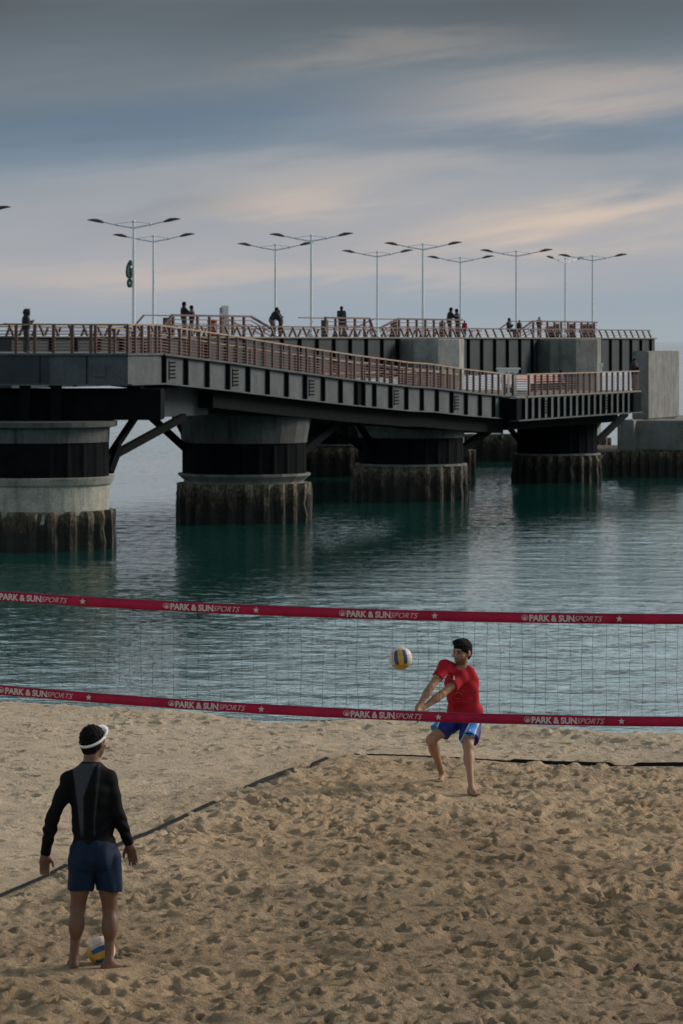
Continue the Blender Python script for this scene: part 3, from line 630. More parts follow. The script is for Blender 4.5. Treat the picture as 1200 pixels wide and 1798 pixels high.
# the green 6 with a small ring
lp = lamp_pos[0]; sg = thing('number_sign', 'green figure 6 with a small ring hanging on the left lamp mast', 'sign', lp+Vector((-.2,0,2.4)))
def text_mesh(body, size, name, m, parent=None, ext=0.0, offset=0.0, shear=0.0, xs=1.0, spacing=1.0):
    cu = bpy.data.curves.new(name, 'FONT'); cu.body = body; cu.size = size; cu.extrude = ext; cu.offset = offset; cu.shear = shear; cu.resolution_u = 3; cu.space_character = spacing
    tmp = bpy.data.objects.new(name, cu); C.objects.link(tmp); dg = bpy.context.evaluated_depsgraph_get(); dg.update()
    me = bpy.data.meshes.new_from_object(tmp.evaluated_get(dg)); bpy.data.objects.remove(tmp); bpy.data.curves.remove(cu)
    me.name = name; return me
me = text_mesh('6', 1.22, 'figure', None, ext=.06, offset=.045)
o = link_mesh('figure', me, M['green'], sg); me.transform(Matrix.Translation((-.33,0,0))); o.rotation_euler = (R(90), 0, R(62)); o.location = (0,0,.65)
m = MB()
for k in range(20):
    a, b = 2*math.pi*k/20, 2*math.pi*(k+1)/20; m.bar((math.cos(a)*.17,0,math.sin(a)*.17),(math.cos(b)*.17,0,math.sin(b)*.17), .12, .1, up=(0,1,0))
o = m.build('ring', M['green'], sg); o.rotation_euler.z = R(62); o.location = (0,0,.36)
m = MB(); m.bar((0,0,1.3),(.2,0,1.3),.05); m.bar((0,0,.82),(.2,0,.82),.05); m.tube([(0,0,.5),(0,0,.68)], .03, 6); m.build('bracket', M['lamphead'], sg)

# ------------------------------------------------------------------ guard rails and furniture on the decks
def guard_rail(label, x0, x1, oo, slope_l=0, slope_r=0, thick=(), h=1.12):
    ta, tb = t_at(x0, oo, UB), t_at(x1, oo, UB); e = thing('guard_rail', label, 'railing', SU((ta+tb)/2, oo, ZU), 'guard rails round the stair openings'); off = e.location
    m = MB(off); pts = []
    tl = t_at(x0+slope_l, oo, UB); tr = t_at(x1-slope_r, oo, UB)
    if slope_l: pts.append(SU(ta, oo, ZU+.55))
    pts += [SU(tl, oo, ZU+h), SU(tr, oo, ZU+h)]
    if slope_r: pts.append(SU(tb, oo, ZU+.5))
    for a, b in zip(pts, pts[1:]):
        m.bar(a, b, .13, .10)
        for d in (.25,.5,.75): m.bar(a-ZUP*d*.9, b-ZUP*d*.9, .045)
    pts2 = [p-N*1.6 for p in pts]
    for a, b in zip(pts2, pts2[1:]): m.bar(a, b, .09, .06)
    r = m.build('bars', M['rail'], e)
    k = 0; t = tl+.1; pm = None
    while t <= tr:
        if pm is None: q = MB(); q.box((0,0,h/2), (.16,.12,h), AX); ob = q.build('post', M['rail_dark'], e); pm = ob.data
        else: ob = link_mesh('post', pm, None, e)
        ob.location = SU(t, oo, ZU+.01)-off; t += 1.7
    for px in thick:
        t = t_at(px, oo, UB); q = MB(off); q.box(SU(t, oo-.3, ZU+.5), (.4,.3,.98), AX); q.build('thick_post', M['rail_dark'], e)
    return e
guard_rail('long brown guard rail beside the white info totem, sloping at both ends', 287, 475, -1.6, 16, 34, (303, 405))
guard_rail('short brown guard rail in front of the man in teal', 571, 655, -1.4, 0, 6, (579,))
guard_rail('brown guard rail above the pale pillar where the hugging group stands', 668, 812, -1.2, 32, 0, (700, 785))
guard_rail('brown guard rail with thick posts above the darker pillar', 916, 1049, -1.2, 20, 0, (985, 1012, 1034, 1045))
def stair_bin(px, w_, h_, lab, m, oo=-2.0, name='litter_bin', cat='litter bin'):
    t = t_at(px, oo, UB); e = thing(name, lab, cat, SU(t, oo, ZU+.012)); q = MB()
    q.lathe([(w_*.42,0),(w_*.5,.06),(w_*.5,h_*.8),(w_*.46,h_*.86)], n=14); q.build('drum', m, e, True)
    q = MB(); q.lathe([(w_*.53,h_*.86),(w_*.53,h_*.93),(w_*.3,h_)], n=14); q.build('lid', m, e, True)
stair_bin(373, .52, .92, 'orange red litter bin left of the white info totem', M['red_bin'])
stair_bin(966, .62, .80, 'dark red brown litter bin right of the standing figure above the darker pillar', M['rail_dark'])
t = t_at(392, -1.9, UB); e = thing('info_totem', 'tall white info totem with grey mark behind the long guard rail', 'totem', SU(t, -1.9, ZU+.012)); q = MB(); q.box((.1,0,.84), (.40,.16,1.66)); q.box((-.14,0,.8), (.10,.14,1.56)); q.build('panel', M['white'], e, bevel=.02)
q = MB(); q.box((0,0,.03), (.7,.35,.05)); q.build('foot', M['grey_print'], e)
me = text_mesh('S', .34, 'mark', None, ext=.006, offset=.012); me.transform(Matrix.Translation((-.1,0,0))); o = link_mesh('mark', me, M['grey_print'], e); o.rotation_euler = (R(90),0,0); o.location = (-.08,-.095,1.3)
q = MB(); q.box((-.02,-.09,1.0), (.14,.015,.16)); q.box((-.02,-.09,.75), (.14,.015,.1)); q.build('print', M['grey_print'], e)

# landing furniture
tk = t_at(893, 1.8); e = thing('white_counter', 'white slatted counter stand behind the railing at the foot of the ramp', 'counter', S(tk, 1.8, LAND_Z+.05)); q = MB(); q.box((0,0,1.34), (1.25,.9,.09)); q.box((0,0,1.22), (1.05,.75,.14)); q.build('top', M['white'], e)
for x in (-.32, .0, .36):
    q = MB(); q.box((x,-.3,.575), (.12,.11,1.14)); q.build('leg', M['white'], e)
q = MB(); q.box((.02,-.3,.42), (.75,.05,.10)); q.build('shelf', M['white'], e)
tk = t_at(1056, 1.0); e = thing('white_post', 'thin white post with small box on top near the right end of the landing', 'post', S(tk, 1.0, LAND_Z+.05)); q = MB(); q.box((0,0,.65), (.13,.13,1.3)); q.build('pole', M['white'], e); q = MB(); q.box((0,0,1.42), (.24,.2,.22)); q.build('head', M['white'], e)
M['bench'] = mat('pinkish_bench_wood', (.40,.20,.16), .7, var=.3, vscale=4)
def bench(px, oo, lab, ln=2.6):
    tk = t_at(px, oo); e = thing('slatted_bench', lab, 'bench', S(tk, oo, LAND_Z+.05), 'benches on the landing'); 
    q = MB(); [q.box(N*(-.16+.11*k)+ZUP*.46, (ln,.09,.05), AX) for k in range(4)]; q.build('seat', M['bench'], e)
    q = MB(); [q.box(N*(-.24)+ZUP*(.6+.13*k), (ln,.04,.09), AX) for k in range(3)]; q.build('backrest', M['bench'], e)
    for s in (-1, 1): q = MB(); q.box(U*s*ln*.4+ZUP*.215, (.08,.4,.43), AX); q.build('leg', M['rail_dark'], e)
bench(916, 0.4, 'pinkish slatted bench just right of the white counter', 6.0); bench(960, .2, 'pinkish slatted bench left of the person in violet', 6.0)

# bird on the rear pile base
tb_ = t_at(879, -3.0, UB); q = MB()
M['bird'] = mat('dark_feathers', (.02,.02,.02), .8)
pb = P(879, 236, 774); pb.z = 1.66; e = thing('bird', 'small dark bird perched on the rear pile base', 'bird', pb)
q.lathe([(.02,0),(.10,.06),(.13,.16),(.11,.27),(.06,.33)], n=10, rfun=lambda r_, z, a: r_*(1+.45*math.cos(a)**2)); q.lathe([(.03,.32),(.065,.37),(.06,.43),(.02,.47)], (.09,0,0), n=8); q.bar((.13,0,.40),(.24,0,.38),.025); q.bar((-.1,0,.12),(-.32,0,.03),.07,.03); q.build('body', M['bird'], e, True)

# ------------------------------------------------------------------ figures: one implicit surface per body, grown from tapered limbs
def V(*a): return np.array(a, float)
def nrm(v): return v/np.linalg.norm(v)
class Field:
    def __init__(s, lo, hi, h):
        s.h = h; s.lo = np.array(lo, float); n = np.ceil((np.array(hi)-s.lo)/h).astype(int)+1
        s.f = np.full(n, .3, np.float32); s.ax = [(s.lo[i]+h*np.arange(n[i])).astype(np.float32) for i in range(3)]
    def win(s, lo, hi):
        sl = []
        for i in range(3):
            a = int(np.clip((lo[i]-s.lo[i])/s.h, 0, len(s.ax[i]))); b = int(np.clip((hi[i]-s.lo[i])/s.h+2, 0, len(s.ax[i]))); sl.append(slice(a, max(a, b)))
        sl = tuple(sl); g = np.meshgrid(*[s.ax[i][sl[i]] for i in range(3)], indexing='ij', sparse=True); return sl, g
    def _add(s, sl, d, k):
        a = s.f[sl]
        if a.size == 0: return
        if k <= 0: s.f[sl] = np.minimum(a, d); return
        hh = np.maximum(k-np.abs(a-d), 0)/k; s.f[sl] = np.minimum(a, d)-hh*hh*k*.25
    def cone(s, a, b, ra, rb, k=.02, clip=()):
        a = np.array(a, float); b = np.array(b, float); m = max(ra, rb)+.07
        sl, (x, y, z) = s.win(np.minimum(a, b)-m, np.maximum(a, b)+m); ab = b-a; L = ab@ab+1e-9
        t = np.clip(((x-a[0])*ab[0]+(y-a[1])*ab[1]+(z-a[2])*ab[2])/L, 0, 1)
        d = np.sqrt((x-a[0]-t*ab[0])**2+(y-a[1]-t*ab[1])**2+(z-a[2]-t*ab[2])**2)-(ra+(rb-ra)*t)
        for p, n in clip: d = np.maximum(d, (x-p[0])*n[0]+(y-p[1])*n[1]+(z-p[2])*n[2])
        s._add(sl, d.astype(np.float32), k)
    def _ell(s, c, r, Rm, m=.07):
        c = np.array(c, float); r = np.array(r, float); e = r.max()+m; sl, (x, y, z) = s.win(c-e, c+e)
        Rm = np.eye(3) if Rm is None else Rm; q = [(x-c[0])*Rm[i][0]+(y-c[1])*Rm[i][1]+(z-c[2])*Rm[i][2] for i in range(3)]
        k0 = np.sqrt(sum((q[i]/r[i])**2 for i in range(3)))+1e-6; k1 = np.sqrt(sum((q[i]/r[i]**2)**2 for i in range(3)))+1e-6
        return sl, (k0*(k0-1)/k1).astype(np.float32)
    def ell(s, c, r, Rm=None, k=.02, clip=()):
        sl, d = s._ell(c, r, Rm)
        if clip:
            x, y, z = np.meshgrid(*[s.ax[i][sl[i]] for i in range(3)], indexing='ij', sparse=True)
            for p, n in clip: d = np.maximum(d, (x-p[0])*n[0]+(y-p[1])*n[1]+(z-p[2])*n[2])
        s._add(sl, d, k)
    def sub(s, c, r, Rm=None, k=.0):
        sl, d = s._ell(c, r, Rm); a = s.f[sl]; d = -d
        if k > 0: hh = np.maximum(k-np.abs(a-d), 0)/k; s.f[sl] = np.maximum(a, d)+hh*hh*k*.25
        else: s.f[sl] = np.maximum(a, d)
    def cut(s, p, n):
        x, y, z = np.meshgrid(*s.ax, indexing='ij', sparse=True); s.f = np.maximum(s.f, ((x-p[0])*n[0]+(y-p[1])*n[1]+(z-p[2])*n[2]).astype(np.float32))
    def warp(s, fn):
        x, y, z = np.meshgrid(*s.ax, indexing='ij', sparse=True); s.f = s.f+fn(x, y, z).astype(np.float32)
    def surface(s):
        f = s.f; f[0], f[-1], f[:, 0], f[:, -1], f[:, :, 0], f[:, :, -1] = .3, .3, .3, .3, .3, .3
        ins = f < 0; n = np.array(f.shape)
        cs = [(i, j, k) for i in (0,1) for j in (0,1) for k in (0,1)]
        cnt = sum(ins[i:n[0]-1+i, j:n[1]-1+j, k:n[2]-1+k].astype(np.int8) for i, j, k in cs)
        act = np.argwhere((cnt > 0) & (cnt < 8)); pos = np.zeros((len(act), 3)); c = np.zeros((len(act), 1))
        for a in cs:
            for ax in range(3):
                if a[ax]: continue
                b = list(a); b[ax] = 1
                va = f[tuple((act+a).T)]; vb = f[tuple((act+b).T)]; cr = (va < 0) != (vb < 0); tt = np.where(cr, va/np.where(cr, va-vb, 1), 0)
                p = np.tile(np.array(a, float), (len(act), 1)); p[:, ax] += tt; pos += p*cr[:, None]; c += cr[:, None]
        pts = s.lo+(act+pos/c)*s.h
        idx = np.full(n, -1, np.int32); idx[tuple(act.T)] = np.arange(len(act)); quads = []
        for ax in range(3):
            o1, o2 = [(1,2),(2,0),(0,1)][ax]
            a = ins; sh = [slice(None)]*3; sh2 = [slice(None)]*3; sh[ax] = slice(0, -1); sh2[ax] = slice(1, None)
            ch = a[tuple(sh)] != a[tuple(sh2)]; e = np.argwhere(ch); e = e[(e[:, o1] > 0) & (e[:, o2] > 0)]
            d1 = np.zeros(3, int); d1[o1] = 1; d2 = np.zeros(3, int); d2[o2] = 1
            q = np.stack([idx[tuple((e-d1-d2).T)], idx[tuple((e-d2).T)], idx[tuple(e.T)], idx[tuple((e-d1).T)]], 1)
            flip = ~a[tuple(e.T)]; q[flip] = q[flip][:, ::-1]; quads.append(q)
        return pts, np.concatenate(quads)
    def mesh(s, name, m, parent, origin, color=None):
        pts, q = s.surface(); me = bpy.data.meshes.new(name); v = (pts-np.array(origin)).astype(np.float32)
        me.vertices.add(len(v)); me.vertices.foreach_set('co', v.ravel()); me.loops.add(q.size); me.loops.foreach_set('vertex_index', q.ravel().astype(np.int32))
        me.polygons.add(len(q)); me.polygons.foreach_set('loop_start', np.arange(0, q.size, 4, dtype=np.int32)); me.polygons.foreach_set('use_smooth', np.ones(len(q), bool)); me.update(calc_edges=True)
        if color is not None: add_attr(me, 'Col', color(pts))
        return link_mesh(name, me, m, parent)

def frame(right, up):
    up = nrm(up); right = nrm(right-up*(right@up)); fw = np.cross(up, right); return np.array([right, fw, up])
def add_head(F, hc, hf, hu, s=1.0, k=.012, fine=True):
    hf = nrm(hf); hu = nrm(hu-hf*(hu@hf)); hr = np.cross(hf, hu); Rm = np.array([hr, hf, hu])
    p = lambda x, y, z: hc+s*(hr*x+hf*y+hu*z)
    F.ell(p(0,-.012,.026), V(.075,.095,.088)*s, Rm, .02); F.ell(p(0,.020,-.028), V(.064,.074,.086)*s, Rm, .02); F.ell(p(0,.034,-.068), V(.050,.052,.040)*s, Rm, .02)
    if fine:
        F.ell(p(0,.070,-.096), V(.022,.018,.018)*s, Rm, .018)
        F.ell(p(0,.078,.032), V(.050,.017,.013)*s, Rm, .015)
        for q in (-1, 1):
            F.sub(p(q*.032,.103,.010), V(.019,.020,.013)*s, Rm, .012); F.ell(p(q*.031,.080,.009), V(.013,.012,.010)*s, Rm, .003)
            F.ell(p(q*.046,.062,-.022), V(.022,.022,.018)*s, Rm, .015); F.ell(p(q*.078,-.008,-.008), V(.010,.022,.034)*s, Rm, .008)
        F.cone(p(0,.088,.018), p(0,.112,-.022), .010*s, .0155*s, .012); F.ell(p(0,.098,-.030), V(.018,.012,.009)*s, Rm, .006)
        F.ell(p(0,.091,-.054), V(.023,.011,.0065)*s, Rm, .004); F.ell(p(0,.089,-.066), V(.020,.011,.0075)*s, Rm, .004)
    else: F.cone(p(0,.088,.018), p(0,.112,-.022), .012*s, .016*s, .012)
    return p, Rm
def add_hand(F, w, d, pn, ts, s=1.0, curl=.45, spread=.12):
    d = nrm(d); ts = nrm(ts-d*(ts@d)); pn = nrm(pn-d*(pn@d)-ts*(pn@ts)); Rm = np.array([ts, d, pn])
    F.cone(w, w+d*.03*s, .027*s, .027*s, .02); F.ell(w+d*.052*s, V(.041,.052,.017)*s, Rm, .02)
    for x, L in ((.030,.070),(.010,.080),(-.010,.074),(-.028,.058)):
        b = w+(d*.088+ts*x)*s; a1 = curl*.6; a2 = curl*1.5; dd = nrm(d+ts*x*spread*25/.75*.12)
        m1 = b+(dd*math.cos(a1)+pn*math.sin(a1))*L*.5*s; m2 = m1+(dd*math.cos(a2)+pn*math.sin(a2))*L*.5*s
        F.cone(b-d*.015*s, m1, .0098*s, .0088*s, .006); F.cone(m1, m2, .0088*s, .0072*s, .004)
    b = w+(d*.030+ts*.034)*s; m1 = b+nrm(d*.7+ts*.55+pn*.35)*.038*s; F.cone(b, m1, .014*s, .011*s, .012); F.cone(m1, m1+nrm(d*.9+ts*.15+pn*.35)*.032*s, .011*s, .0085*s, .004)
def add_body(F, J, s=1.0, hands=True, fine=True, feet=True, bulk=1.0, hs=None):
    T = frame(J['shR']-J['shL'], J['neck']-J['pel']); r, fw, upv = T; mid = (J['neck']+J['pel'])/2
    Pm = frame(J['hipR']-J['hipL'], J['neck']-J['pel'])
    ch = J['pel']+(J['neck']-J['pel'])*.66
    F.ell(ch, V(.158,.112,.19)*s*bulk, T, .03); F.ell(J['pel']+(J['neck']-J['pel'])*.32, V(.138,.10,.17)*s*bulk, T, .05); F.ell(J['pel']+Pm[2]*.01, V(.155,.115,.12)*s*bulk, Pm, .05)
    F.ell(J['pel']-Pm[1]*.05-Pm[2]*.05+Pm[0]*.06, V(.08,.08,.09)*s, Pm, .03); F.ell(J['pel']-Pm[1]*.05-Pm[2]*.05-Pm[0]*.06, V(.08,.08,.09)*s, Pm, .03)
    hc = J['head']; F.cone(J['neck']-nrm(hc-J['neck'])*.03, hc-nrm(J['hu'])*.045*s-nrm(J['hf'])*.02*s, .060*s, .053*s, .03)
    for sd in 'LR':
        sh, el, wr = J['sh'+sd], J['el'+sd], J['wr'+sd]
        F.cone(J['neck']-T[2]*.025, sh, .055*s, .050*s, .04); F.ell(sh, V(.060,.058,.062)*s, None, .03)
        F.cone(sh, el, .050*s, .039*s, .02); F.ell(sh*.55+el*.45, V(.047,.047,.075)*s, frame(T[0], sh-el), .02)
        F.cone(el, wr, .040*s, .026*s, .015); F.ell(el*.72+wr*.28, V(.044,.043,.075)*s, frame(T[0], el-wr), .02)
        hp, kn, an, to = J['hip'+sd], J['kn'+sd], J['an'+sd], J['to'+sd]
        F.cone(hp, kn, .088*s, .055*s, .025); F.ell(hp*.55+kn*.45+fw*.012, V(.080,.082,.15)*s, frame(T[0], hp-kn), .02); F.ell(kn+fw*.012, V(.053,.055,.06)*s, None, .02)
        F.cone(kn, an, .050*s, .030*s, .02); sp = frame(T[0], kn-an); F.ell(kn*.70+an*.30-sp[1]*.022, V(.060,.056,.115)*s, sp, .02)
        if feet:
            d = nrm((to-an)*V(1,1,0)); he = an-d*.035*s-V(0,0,.045)*s; F.cone(an, he, .031*s, .030*s, .02); F.cone(an-V(0,0,.02)*s, to-d*.05*s, .036*s, .024*s, .025); F.cone(he, to-d*.06*s, .030*s, .026*s, .02)
            sdv = np.cross(d, V(0,0,1))
            for q in range(5):
                b = to+sdv*(.032-.016*q)*s*(1 if sd == 'R' else -1)-d*(.05+.006*q)*s; F.cone(b, b+d*.045*s, (.015-.0015*q)*s, (.012-.0012*q)*s, .008)
        if hands: add_hand(F, wr, *J['hand'+sd], s=s)
    return add_head(F, hc, J['hf'], J['hu'], hs or s, fine=fine)
def bounds(J, m=.2):
    a = np.array([v for k, v in J.items() if isinstance(v, np.ndarray) and k not in ('hf','hu')]); return a.min(0)-m, a.max(0)+m
SKIN = (.34,.185,.115)
M['skin'] = mat('skin', SKIN, .55, var=.12, vscale=9, attr='Col', spec=.35)
def head_color(J, s, skin, beard=.55, brows=True):
    hf = nrm(J['hf']); hu = nrm(J['hu']-hf*(J['hu']@hf)); hr = np.cross(hf, hu)
    def f(p):
        q = (p-J['head'])/s; x, y, z = q@hr, q@hf, q@hu; n = len(p); c = np.tile(np.array(skin), (n, 1))
        nr = (np.abs(x) < .12) & (np.abs(y) < .16) & (np.abs(z) < .15)
        def mixc(m, col, a): m = np.clip(m, 0, 1)[:, None]*a; return c*(1-m)+np.array(col)*m
        sm = lambda v, a, b: np.clip((v-a)/(b-a), 0, 1)
        bd = nr*sm(-z, .028, .06)*sm(y, .0, .03)*(1-sm(-z, .105, .12)); lip = np.exp(-(x/.024)**4-((z+.060)/.010)**4)*(y > .06)*nr
        mou = np.exp(-(x/.034)**4-((z+.040)/.007)**4)*(y > .06)*nr
        c = mixc(np.maximum(bd*(1-lip), mou), (.035,.022,.016), beard); c = mixc(lip, (.25,.09,.07), .7)
        if brows:
            br = np.exp(-((np.abs(x)-.033)/.022)**4-((z-.030)/.009)**4)*(y > .05)*nr; c = mixc(br, (.015,.010,.008), .9)
            ey = np.exp(-((np.abs(x)-.031)/.018)**4-((z-.009)/.010)**4)*(y > .06)*nr; c = mixc(ey, (.02,.013,.011), .9)
        ck = np.exp(-((np.abs(x)-.05)/.02)**2-((z+.02)/.02)**2)*(y > .03)*nr; c = mixc(ck, (.42,.17,.11), .35)
        return c
    return f
def fold(A, dirs):
    def f(x, y, z):
        v = 0
        for (a, b, c, ph, w_) in dirs: v = v+w_*np.sin(a*x+b*y+c*z+ph+1.5*np.sin(9*x+7*z+ph)+1.1*np.sin(13*y-6*z))
        return A*v
    return f

# ---- player in black with his back to us
YA = 27.0
def pa(px, py, dy=0.0):
    p = P(px, YA+dy, py); return np.array(p)
gA = sand_h(-1.95, 26.98)
JA = dict(pel=pa(165.5,1492), neck=pa(160,1345,.02), shL=pa(122,1370,.0), shR=pa(191,1368,.02), elL=pa(92.5,1436,-.02), wrL=pa(79.5,1500,.06), elR=pa(206.5,1427,-.02), wrR=pa(227,1482,.08),
    hipL=pa(146,1506), hipR=pa(186,1506), knL=pa(137,1594,.03), knR=pa(193.5,1597,.03), anL=pa(130,1684,-.02), anR=pa(192,1687,-.05), head=pa(164.5,1303,.05), hf=nrm(V(.52,.85,-.08)), hu=nrm(V(.02,.10,1)))
JA['toL'] = JA['anL']+V(-.02,.19,-.055); JA['toR'] = JA['anR']+V(.14,.10,-.055)
JA['handL'] = (V(-.06,.1,-1), V(-.1,-.9,0), V(.9,.25,0)); JA['handR'] = (V(.30,.10,-1), V(.1,-1,0), V(-1,.25,0))
rootA = thing('person', 'player seen from behind in a black long sleeve top, navy shorts and white visor', 'person', (JA['pel'][0], YA, gA)); oA = np.array(rootA.location)
lo_, hi_ = bounds(JA, .16); lo_[2] = gA-.12; hi_[2] += .05
F = Field(lo_, hi_, .0062); pfn, RA = add_body(F, JA); F.mesh('body', M['skin'], rootA, oA, head_color(JA, 1, (.15,.072,.043), .3))  # skin tone darkened to carry body shade and vignette
T = frame(JA['shR']-JA['shL'], JA['neck']-JA['pel'])
F = Field(lo_, hi_, .0075)
ch = JA['pel']+(JA['neck']-JA['pel'])*.66; hem = pa(163,1474)
F.ell(ch, V(.170,.124,.205), T, .03); F.ell(JA['pel']+(JA['neck']-JA['pel'])*.32, V(.158,.114,.19), T, .05); F.ell(JA['pel']+V(0,0,.03), V(.160,.120,.13), T, .04)
F.cut(hem-V(0,0,.03), V(0,0,-1))
for sd in 'LR':
    sh, el, wr = JA['sh'+sd], JA['el'+sd], JA['wr'+sd]
    F.cone(JA['neck']-T[2]*.015, sh, .066, .056, .05); F.ell(sh, V(.064,.062,.066), None, .03); F.cone(sh, el, .057, .048, .02)
    F.ell(sh*.55+el*.45, V(.056,.056,.085), frame(T[0], sh-el), .02); F.ell(el*.72+wr*.28, V(.050,.050,.08), frame(T[0], el-wr), .02); F.cone(el, wr, .050, .037, .015, clip=[(wr, nrm(wr-el))])
F.warp(fold(.0014, [(10,0,70,0,1),(-25,10,55,2,.8),(40,20,30,4,.6)])); F.warp(lambda x, y, z: -.004*np.sin(z*85+4*np.sin(x*20))*np.exp(-((z-hem[2]-.09)/.09)**2))
F.sub(JA['neck']+V(.01,.02,.075), V(.085,.085,.065))
def shirtA(p):
    px = p[:, 0]/p[:, 1]*F_PX+CX; pz = HZ-(p[:, 2]-EYE)/p[:, 1]*F_PX      # panels cut in the cloth of the back
    cx = 40+0; X = (px-40)*3.746; Y = (pz-1250)*3.746
    back = p[:, 1] < JA['neck'][1]+.03
    sm = lambda v, a, b: np.clip((v-a)/(b-a), 0, 1)
    t = sm(Y, 340, 800); cL = 318+62*t**.7; cR = 485-85*sm(Y, 345, 560)**.8
    g = sm(X, cL-5, cL+5)*(1-sm(X, cR-5, cR+5))*sm(Y, 332, 345)*(1-sm(Y, 780, 830))
    c2 = 508-35*sm(Y, 350, 700); h2 = 16-8*t; g2 = np.clip(1-np.abs(X-c2)/h2, 0, 1)*sm(Y, 335, 350)*(1-sm(Y, 800, 830))
    g = np.maximum(g, g2*.7)*back; base = np.array((.0045,.0045,.0055)); gr = np.array((.052,.053,.060))
    return base*(1-g[:, None])+gr*g[:, None]
M['black_top'] = mat('black_stretch_fabric', (.01,.01,.012), .8, var=.1, vscale=60, attr='Col', spec=.12, bump=.1, bscale=300)
F.mesh('shirt', M['black_top'], rootA, oA, shirtA)
F = Field(lo_, hi_, .0075)
F.ell(JA['pel']+V(0,0,.0), V(.172,.138,.15), T, .05); F.ell(JA['pel']+V(.06,-.05,-.06), V(.09,.09,.10), T, .03); F.ell(JA['pel']+V(-.06,-.05,-.06), V(.09,.09,.10), T, .03)
for sd, hx, hemp in (('L', .012, pa(143,1562)), ('R', .008, pa(193,1564))):
    hp, kn = JA['hip'+sd], JA['kn'+sd]; F.cone(hp+V(hx*.3,0,0), kn+V(hx,0,.02), .104, .088, .008, clip=[(hemp, nrm(V(0,0,-1)))])
F.cut(hem+V(0,0,.004), V(0,0,1)); F.warp(fold(.0055, [(45,20,8,0,1),(-60,10,14,2,.6),(20,-40,30,1,.5)]))
M['navy'] = mat('navy_cloth', (.004,.015,.040), .75, var=.2, vscale=14, bump=.15, bscale=60, spec=.2)
F.mesh('shorts', M['navy'], rootA, oA)
M['hair'] = mat('black_hair', (.006,.005,.005), .8, var=.4, vscale=60, bump=.5, bscale=90, spec=.12)
F = Field(JA['head']-.2, JA['head']+.2, .0055)
F.ell(pfn(0,-.020,.030), V(.088,.104,.100), RA, .02); F.ell(pfn(0,-.045,-.040), V(.066,.058,.060), RA, .03)
F.sub(pfn(0,.085,-.055), V(.085,.085,.095), RA, .01); F.sub(pfn(0,.115,.012), V(.072,.045,.055), RA, .01)
F.warp(lambda x, y, z: .0030*np.sin(200*x+80*z+3*np.sin(120*y))*np.sin(190*y-40*z)+.0026*np.sin(230*z+70*x+2*np.sin(150*x)))
F.mesh('hair', M['hair'], rootA, oA)
M['visor'] = mat('white_visor_cloth', (.75,.73,.74), .6, var=.06, vscale=30)
TH = R(30)
def vp(x, y, z):      # the visor sits tilted: low at the nape, high over the brow
    return pfn(x, -.018+y*math.cos(TH)-z*math.sin(TH), .022+y*math.sin(TH)+z*math.cos(TH))
m = MB(oA); ring = []
for k in range(33):
    a = math.radians(-180+360*k/32); x = .092*math.sin(a); y = .112*math.cos(a); hh = .010+.012*max(0, math.cos(a))
    ring.append([vp(x,y,-hh), vp(x,y,hh), vp(x*1.05,y*1.05,hh), vp(x*1.05,y*1.05,-hh)])
m.loft(ring); vz = m.build('visor', M['visor'], rootA, True)
m = MB(oA); secs = []
for k in range(15):
    a = math.radians(-80+160*k/14); x = .095*math.sin(a); y = .116*math.cos(a); L = .045*max(0, math.cos(a))**.6+.004
    b0 = vp(x,y,.020); e0 = vp(x*1.1,y+L,.026-.014*abs(math.sin(a))); dn = nrm(RA[2])*.006; secs.append([b0, e0, e0-dn, b0-dn])
m.loft(secs); m.build('brim', M['visor'], vz, True)

# ---- player in red, passing the ball
def pb_(px, py, Y): return np.array(P(px, Y, py))
JB = dict(pel=V(1.262,37.93,4.235), neck=pb_(808,1177,37.56), shL=pb_(822,1182,37.58), shR=pb_(782,1170,37.44), elL=pb_(776,1219,37.33), wrL=pb_(742,1244,37.2), elR=pb_(757,1206,37.28), wrR=pb_(734,1242,37.17),
    hipL=pb_(830,1258,37.90), hipR=pb_(806,1256,37.93), knL=pb_(822,1309,37.55), knR=pb_(757.5,1299,37.72), anL=pb_(828,1383,37.30), anR=pb_(777,1360,38.03), head=pb_(811.5,1145,37.50), hf=nrm(V(-.60,-.76,-.16)), hu=nrm(V(-.05,-.14,1)))
JB['toL'] = JB['anL']+V(.05,-.17,-.05); JB['toR'] = JB['anR']+V(-.04,-.18,-.05)
JB['handL'] = (V(-.45,-.2,-.75), V(-.7,.3,-.3), V(-.2,-.9,.2)); JB['handR'] = (V(-.2,-.25,-.9), V(.7,.2,-.1), V(.1,-.9,.2))
gB = sand_h(1.2, 37.6); rootB = thing('person', 'player in a red t-shirt and blue shorts passing the ball behind the net', 'person', (1.2, 37.6, gB)); oB = np.array(rootB.location)
lo_, hi_ = bounds(JB, .17); lo_[2] = min(sand_h(1.30,37.2), sand_h(1.04,38))-.12; hi_[2] += .04
F = Field(lo_, hi_, .0065); pfB, RB = add_body(F, JB, .97, hs=1.06); F.mesh('body', M['skin'], rootB, oB, head_color(JB, 1.06, SKIN, .75))
T = frame(JB['shR']-JB['shL'], JB['neck']-JB['pel']); ax_ = JB['neck']-JB['pel']; upB = nrm(ax_)
F = Field(lo_, hi_, .0075)
F.ell(JB['pel']+ax_*.66, V(.178,.130,.20), T, .03); F.ell(JB['pel']+ax_*.32, V(.168,.128,.24), T, .06); F.ell(JB['pel']+ax_*-.05, V(.174,.146,.18), T, .06)
for sd, q in (('L', .60), ('R', .55)):
    sh, el = JB['sh'+sd], JB['el'+sd]; F.cone(JB['neck']-upB*.022, sh, .070, .060, .06); F.ell(sh, V(.064,.063,.066), None, .03)
    F.cone(sh, el, .060, .064, .02, clip=[(sh+(el-sh)*q, nrm(el-sh))])
for sd in 'LR': F.ell(JB['hip'+sd]+upB*.02, V(.108,.108,.14), T, .05)
